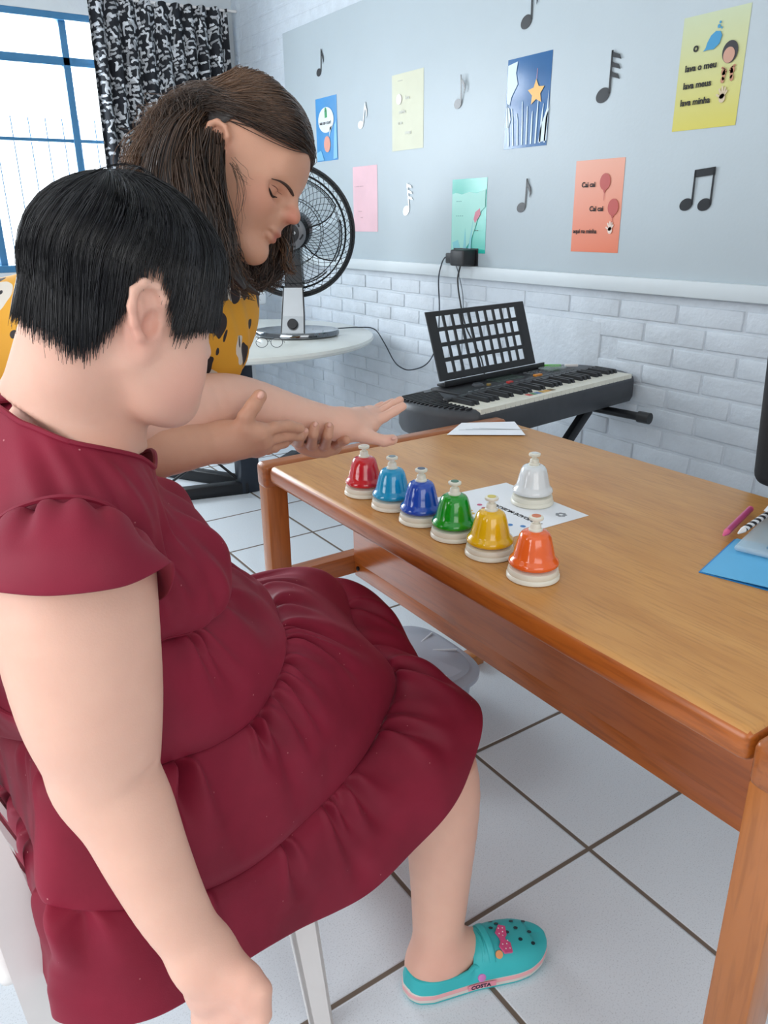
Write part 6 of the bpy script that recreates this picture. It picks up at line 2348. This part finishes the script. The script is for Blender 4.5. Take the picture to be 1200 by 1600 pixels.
def onface(l, u, lift=0.0, frame=wh, F=wF, prims=head_w, f0=.14):
    p = frame(f0, l, u)
    for it in range(60):
        d = sdf_points(prims, p[None])[0]
        if d < 2e-4: break
        p = p - F * d * .7
    return tuple(p + F * lift)


brow_m, lash_m = mat('brow_brown', (58, 38, 30), .6), mat('lash_dark', (28, 20, 18), .6)
for s_ in (-1, 1):
    pts = [(.011, -.0190), (.020, -.0160), (.030, -.0140), (.040, -.0150), (.052, -.0200)]
    pts = [(l, u) for l, u, *_ in smooth_path([(l, u, 0) for l, u in pts], 4)]
    MB().tube([onface(s_ * l, u, -.0004) for l, u in pts], list(np.interp(np.linspace(0, 1, len(pts)), [0, .15, .6, 1], [.0016, .0027, .0022, .0006])), 6).build('eyebrow', brow_m, woman)
    qs = np.linspace(-1, 1, 13)
    MB().tube([onface(s_ * (.032 + .0135 * q), -.0325 - .0045 * (1 - q * q) + .0010 * q, .0002) for q in qs], [.0006 + .0014 * (1 - q * q) ** .5 for q in qs], 6).build('eyelashes', lash_m, woman)
    MB().tube([onface(s_ * (.032 + .0145 * q), -.0245 - .0020 * q * q, -.0004) for q in qs], [.0003 + .0005 * (1 - q * q) ** .5 for q in qs], 6).build('eyelid_crease', mat('lid_crease', (136, 84, 68), .6), woman)


def locks(name, guides, per, m, parent, k=26, seed=1, core=.72, wavy=1.0, rad=(.0006, .0012)):
    """each guide: list of (point, radius); strands run inside it, over a solid core"""
    rg = np.random.default_rng(seed)
    cores = MB(); paths, radii, vals = [], [], []
    for gi, (pts, rr, wv, lum) in enumerate(guides):
        P = np.array([np.asarray(p, float) for p in pts])
        t = np.linspace(0, len(P) - 1, k)
        sp = np.array(smooth_path(list(P), 10))
        sp = sp[np.linspace(0, len(sp) - 1, k).round().astype(int)]
        R = np.interp(np.linspace(0, len(rr) - 1, k), range(len(rr)), rr)
        if core > 0:
            cores.tube([tuple(p) for p in sp], [max(.0015, r * core) for r in R], 10)
        T = np.gradient(sp, axis=0); T /= np.linalg.norm(T, axis=1, keepdims=True)
        A = np.cross(T, v2w((0, 0, 1))); A /= np.linalg.norm(A, axis=1, keepdims=True); B = np.cross(T, A)
        s = np.linspace(0, 1, k)
        n = int(per * max(.3, np.mean(R) / .018))
        for q in range(n):
            a = rg.uniform(0, 2 * PI); r = math.sqrt(rg.uniform(.25, 1.15))
            tw = rg.normal(0, .9)
            ph = rg.uniform(0, 2 * PI) * .3 + gi
            wob = wv * wavy * np.sin(2 * PI * (1.6 * s + ph)) * s
            wob2 = wv * wavy * np.cos(2 * PI * (1.3 * s + ph * 1.7 + .2)) * s
            fray = 1 + rg.uniform(-.1, .5) * s ** 2
            off = (A * np.cos(a + tw * s)[:, None] + B * np.sin(a + tw * s)[:, None]) * (R * r * fray)[:, None] + A * wob[:, None] + B * wob2[:, None]
            e = rg.uniform(.75, 1.0)
            pth = sp + off
            if e < .97:
                idx = np.linspace(0, (k - 1) * e, k); i0 = np.floor(idx).astype(int); i1 = np.minimum(i0 + 1, k - 1); f = (idx - i0)[:, None]
                pth = pth[i0] * (1 - f) + pth[i1] * f
            paths.append(pth); radii.append(rg.uniform(*rad)); vals.append(np.clip(lum + rg.normal(0, .16), 0, 1))
    o = cores.build(name, m, parent)
    strands_mesh(name + '_strands', paths, radii, vals, m, o)
    return o


def unit_rows(a):
    return a / np.linalg.norm(a, axis=1, keepdims=True)


def woman_hair():
    # scalp cap: skull-hugging shell, open over the face and the ear
    nu, nv = 80, 22
    phi = np.linspace(-PI, PI, nu, endpoint=False)
    ph = np.array([-180, -130, -105, -85, -60, -30, 0]) * PI / 180
    en = np.array([150, 145, 118, 78, 66, 60, 58]) * PI / 180
    r0 = np.array([.105, .084, .105])
    def end(p): return np.interp(-np.abs((p + PI) % (2 * PI) - PI), ph, en)
    def to_w(d, r):
        q = d * r0 * np.asarray(r)[..., None] + np.array([-.010, 0, .010])
        return WHC + q[..., 0:1] * wF + q[..., 1:2] * wL + q[..., 2:3] * wU
    def dr(p, t): return np.stack([np.cos(p) * np.sin(t), np.sin(p) * np.sin(t), np.cos(t)], -1)
    rows = []
    for i in range(nv):
        t = .03 + (end(phi) - .03) * i / (nv - 1)
        rows.append(to_w(dr(phi, t), np.full(nu, .98 - .05 * (i == nv - 1) - .02 * (i == nv - 2))))
    cap = MB().grid([[tuple(p) for p in r] for r in rows], closed_u=True)
    cap.add([tuple(p) for p in rows[0]], [tuple(range(nu))])
    hair = cap.build('hair', hw, woman)
    hair.data.attributes.new('strand', 'FLOAT', 'POINT')
    # long strands: from the parting, over the side of the skull, past the ear and down
    rg = np.random.default_rng(21)
    n, k = 5200, 30
    q = rg.uniform(0, 1, n)
    side = np.where(rg.random(n) < .80, -1.0, 1.0)
    t0 = 1.20 - 1.9 * q + rg.normal(0, .03, n)
    A = np.stack([np.sin(t0), .16 + 0 * t0, np.cos(t0)], -1)
    ph1 = side * (.75 + 1.15 * q + rg.normal(0, .06, n))
    B = dr(ph1, 1.24 - .38 * np.clip(q * 1.6, 0, 1) + .07 * rg.normal(0, 1, n))
    ph2 = side * (2.0 + 1.0 * q ** .9 + rg.normal(0, .07, n))
    Cc = dr(ph2, 1.42 + .25 * q + rg.normal(0, .07, n))
    lift = 1.02 + .05 * rg.random(n)
    a0, a1, a2 = to_w(unit_rows(A), lift), to_w(unit_rows(B), lift + .035), to_w(unit_rows(Cc), lift + .05 + .10 * q)
    down = np.array([0, 0, -1.0])
    out = unit_rows(a2 - WHC)
    ln = rg.uniform(.07, .19, n) * (1 - .35 * (q > .75))
    drift = v2w((.02, 0, -.05))
    a3 = a2 + down * (ln * .5)[:, None] + out * (.014 + .012 * rg.normal(0, 1, n))[:, None] + drift * (ln * .2)[:, None]
    a4 = a2 + down * ln[:, None] + out * (.010 + .020 * rg.normal(0, 1, n))[:, None] + drift * (ln * .6)[:, None]
    ctl = np.stack([2 * a0 - a1, a0, a1, a2, a3, a4, 2 * a4 - a3], 1)
    P = np.zeros((n, k, 3))
    for j in range(k):
        u = j / (k - 1) * 4; i = min(int(u), 3); f = u - i
        p0, p1, p2, p3 = [ctl[:, i + m_] for m_ in range(4)]
        P[:, j] = .5 * (2 * p1 + (p2 - p0) * f + (2 * p0 - 5 * p1 + 4 * p2 - p3) * f * f + (3 * p1 - p0 - 3 * p2 + p3) * f ** 3)
    s = np.linspace(0, 1, k)
    cl = np.round(ph2 * 9) * 1.7 + side
    w = .0065 * np.clip((s - .45) / .4, 0, 1)[None, :]
    wx = np.sin(2 * PI * 1.9 * s[None, :] + cl[:, None]) * w
    wy = np.cos(2 * PI * 1.6 * s[None, :] + cl[:, None] * 1.3) * w
    P += wx[..., None] * v2w((1, 0, 0)) + wy[..., None] * v2w((0, .3, 1))
    lum = .14 + .75 * np.clip((np.abs(ph2) - 2.0) / .9, 0, 1) + rg.normal(0, .15, n)
    strands_mesh('hair_strands', P, rg.uniform(.0004, .0009, n), np.clip(lum, 0, 1), hw, hair)
    # long wavy lengths
    q = at
    G = [
        # behind the ear, falling along the neck
        ([q(330, 215, 1.10), q(318, 280, 1.08), q(328, 345, 1.07), q(338, 400, 1.07), q(350, 470, 1.09)], [.020, .026, .026, .022, .008], .006, .15),
        ([q(338, 235, 1.09), q(335, 300, 1.075), q(345, 355, 1.075), q(354, 410, 1.085), q(382, 452, 1.10)], [.012, .018, .020, .018, .006], .006, .2),
        ([q(342, 300, 1.10), q(346, 350, 1.10), q(354, 400, 1.11), q(376, 440, 1.16), q(404, 460, 1.20)], [.010, .016, .018, .013, .004], .008, .2),
        # across the back of the head to the near shoulder
        ([q(330, 165, 1.13), q(288, 220, 1.10), q(272, 290, 1.09), q(285, 360, 1.09), q(300, 430, 1.10), q(306, 480, 1.11)], [.022, .036, .038, .036, .028, .010], .008, .3),
        ([q(345, 150, 1.17), q(285, 190, 1.16), q(248, 250, 1.15), q(235, 310, 1.14), q(238, 380, 1.14)], [.022, .034, .036, .032, .010], .010, .55),
        ([q(320, 160, 1.22), q(262, 205, 1.21), q(225, 245, 1.20), q(212, 290, 1.19), q(205, 330, 1.19)], [.02, .030, .030, .024, .010], .014, .8),
        ([q(305, 195, 1.10), q(300, 260, 1.075), q(312, 330, 1.07), q(322, 395, 1.075), q(335, 450, 1.09)], [.016, .026, .028, .026, .010], .007, .22),
        ([q(270, 230, 1.16), q(235, 262, 1.15), q(214, 275, 1.14), q(208, 300, 1.15)], [.016, .018, .016, .008], .014, .85),
        # far side, hanging past the chin in front of the fan
        ([q(440, 330, 1.27), q(432, 385, 1.27), q(418, 425, 1.26), q(405, 455, 1.26)], [.020, .026, .022, .006], .010, .2),
        ([q(440, 350, 1.28), q(440, 395, 1.29), q(432, 430, 1.29), q(418, 450, 1.29)], [.012, .014, .010, .003], .012, .35),
        ([q(432, 360, 1.26), q(446, 392, 1.25), q(450, 415, 1.25), q(462, 428, 1.25)], [.006, .008, .006, .002], .006, .75),
        ([q(420, 380, 1.25), q(412, 415, 1.24), q(398, 440, 1.23), q(392, 455, 1.23)], [.012, .018, .014, .004], .010, .2),
        ([q(385, 395, 1.23), q(396, 425, 1.23), q(402, 450, 1.22)], [.012, .016, .005], .008, .2),
    ]
    locks('hair_locks', G, 120, hw, hair, seed=5)
    # thin loose strands before the ear
    G2 = [
        ([q(366, 258, 1.085), q(378, 300, 1.080), q(372, 335, 1.078), q(380, 366, 1.082)], [.004, .006, .006, .003], .004, .2),
        ([q(362, 250, 1.085), q(380, 272, 1.080), q(390, 288, 1.080)], [.006, .007, .004], .003, .15),
    ]
    locks('loose_strands', G2, 26, hw, hair, seed=9, core=0, rad=(.0002, .0005))


woman_hair()


def blouse_material():
    m = bpy.data.materials.new('yellow_leaf_print'); m.use_nodes = True
    nt = m.node_tree; b = nt.nodes['Principled BSDF']; N, L = nt.nodes.new, nt.links.new
    tc = N('ShaderNodeTexCoord')
    nz = N('ShaderNodeTexNoise'); nz.inputs['Scale'].default_value = 14; L(tc.outputs['Object'], nz.inputs['Vector'])
    mxv = N('ShaderNodeMix'); mxv.data_type = 'VECTOR'; mxv.inputs['Factor'].default_value = .035
    L(tc.outputs['Object'], mxv.inputs['A']); L(nz.outputs['Color'], mxv.inputs['B'])
    def spots(scale, rot, loc, th, keep):
        mp = N('ShaderNodeMapping'); mp.inputs['Scale'].default_value = scale; mp.inputs['Rotation'].default_value = rot; mp.inputs['Location'].default_value = loc
        L(mxv.outputs['Result'], mp.inputs['Vector'])
        vo = N('ShaderNodeTexVoronoi'); vo.inputs['Scale'].default_value = 1; L(mp.outputs[0], vo.inputs['Vector'])
        lt = N('ShaderNodeMath'); lt.operation = 'LESS_THAN'; lt.inputs[1].default_value = th; L(vo.outputs['Distance'], lt.inputs[0])
        sc = N('ShaderNodeSeparateColor'); L(vo.outputs['Color'], sc.inputs[0])
        g = N('ShaderNodeMath'); g.operation = 'LESS_THAN'; g.inputs[1].default_value = keep; L(sc.outputs[0], g.inputs[0])
        ml = N('ShaderNodeMath'); ml.operation = 'MULTIPLY'; L(lt.outputs[0], ml.inputs[0]); L(g.outputs[0], ml.inputs[1])
        return ml
    white = spots((11, 11, 8), (.3, .5, .2), (.4, .1, .3), .42, .5)
    black = spots((26, 26, 14), (.6, .3, .9), (.1, .7, .2), .36, .75)
    lines = spots((60, 60, 20), (1.1, .2, .4), (.9, .3, .6), .22, .35)
    mx1 = N('ShaderNodeMix'); mx1.data_type = 'RGBA'; mx1.inputs['A'].default_value = (*lin((222, 160, 44)), 1); mx1.inputs['B'].default_value = (*lin((216, 208, 196)), 1); L(white.outputs[0], mx1.inputs['Factor'])
    mx = N('ShaderNodeMath'); mx.operation = 'MAXIMUM'; L(black.outputs[0], mx.inputs[0]); L(lines.outputs[0], mx.inputs[1])
    mx2 = N('ShaderNodeMix'); mx2.data_type = 'RGBA'; L(mx1.outputs['Result'], mx2.inputs['A']); mx2.inputs['B'].default_value = (*lin((44, 40, 44)), 1); L(mx.outputs[0], mx2.inputs['Factor'])
    L(mx2.outputs['Result'], b.inputs['Base Color']); b.inputs['Roughness'].default_value = .7
    return m


blouse_prims = [Cone(wC + np.array([.01, .02, -.05]), wC * .5 + wHip * .5, .130, .135, .05), Cone(wC * .5 + wHip * .5, wHip + np.array([0, 0, .02]), .135, .162, .05),
                Cone(wSR, wC, .070, .10, .05), Cone(wSL, wC, .068, .10, .05),
                Cone(wSR, wSR * .45 + wEr * .55, .062, .060, .04), Cone(wSL, wSL * .52 + wEl * .48, .058, .052, .04),
                Cone(at(290, 470, 1.24), at(325, 560, 1.30), .075, .055, .05)]
V, Fc = polygonize(blouse_prims, .006)
keep = np.ones(len(Fc), bool)
ctr = V[Fc].mean(1)
keep &= np.linalg.norm(ctr - (wNB + np.array([.03, -.01, .03])), axis=1) > .078
# little wrinkles
V = V + .0025 * np.sin(V @ np.array([70., 40., 30.]) + 3 * np.sin(V @ np.array([12., 25., 18.])))[:, None] * unit((.5, -.7, .4))
mesh_np('blouse', V, Fc[keep], blouse_material(), woman)
tr = [p for p in legs_w]
tp = []
for p in legs_w:
    if p.a[2] > .2 or p.b[2] > .2: tp.append(Cone(p.a, p.b, p.ra + .014, p.rb + .018, .04))
tp.append(Cone(wHip + np.array([0, 0, -.02]), wHip + np.array([.0, .0, -.10]), .155, .15, .05))
V, Fc = polygonize(tp, .008)
mesh_np('trousers', V, Fc, mat('dark_denim', (44, 52, 72), .8, var=.08, scale=40), woman)

for s_ in (-1, 1):
    an = np.array([-.14 + .05 * s_, 1.74 + .11 * s_, .04])
    V, Fc = polygonize([Cone(an + (0, 0, 0), an + np.array([.15, -.04, -.010]), .044, .033, .03), Cone(an + (-.02, .005, -.004), an, .040, .044, .03)], .005)
    V[:, 2] = np.maximum(V[:, 2], .0)
    mesh_np('shoe', V, Fc, mat('dark_shoe', (40, 38, 40), .5), woman)
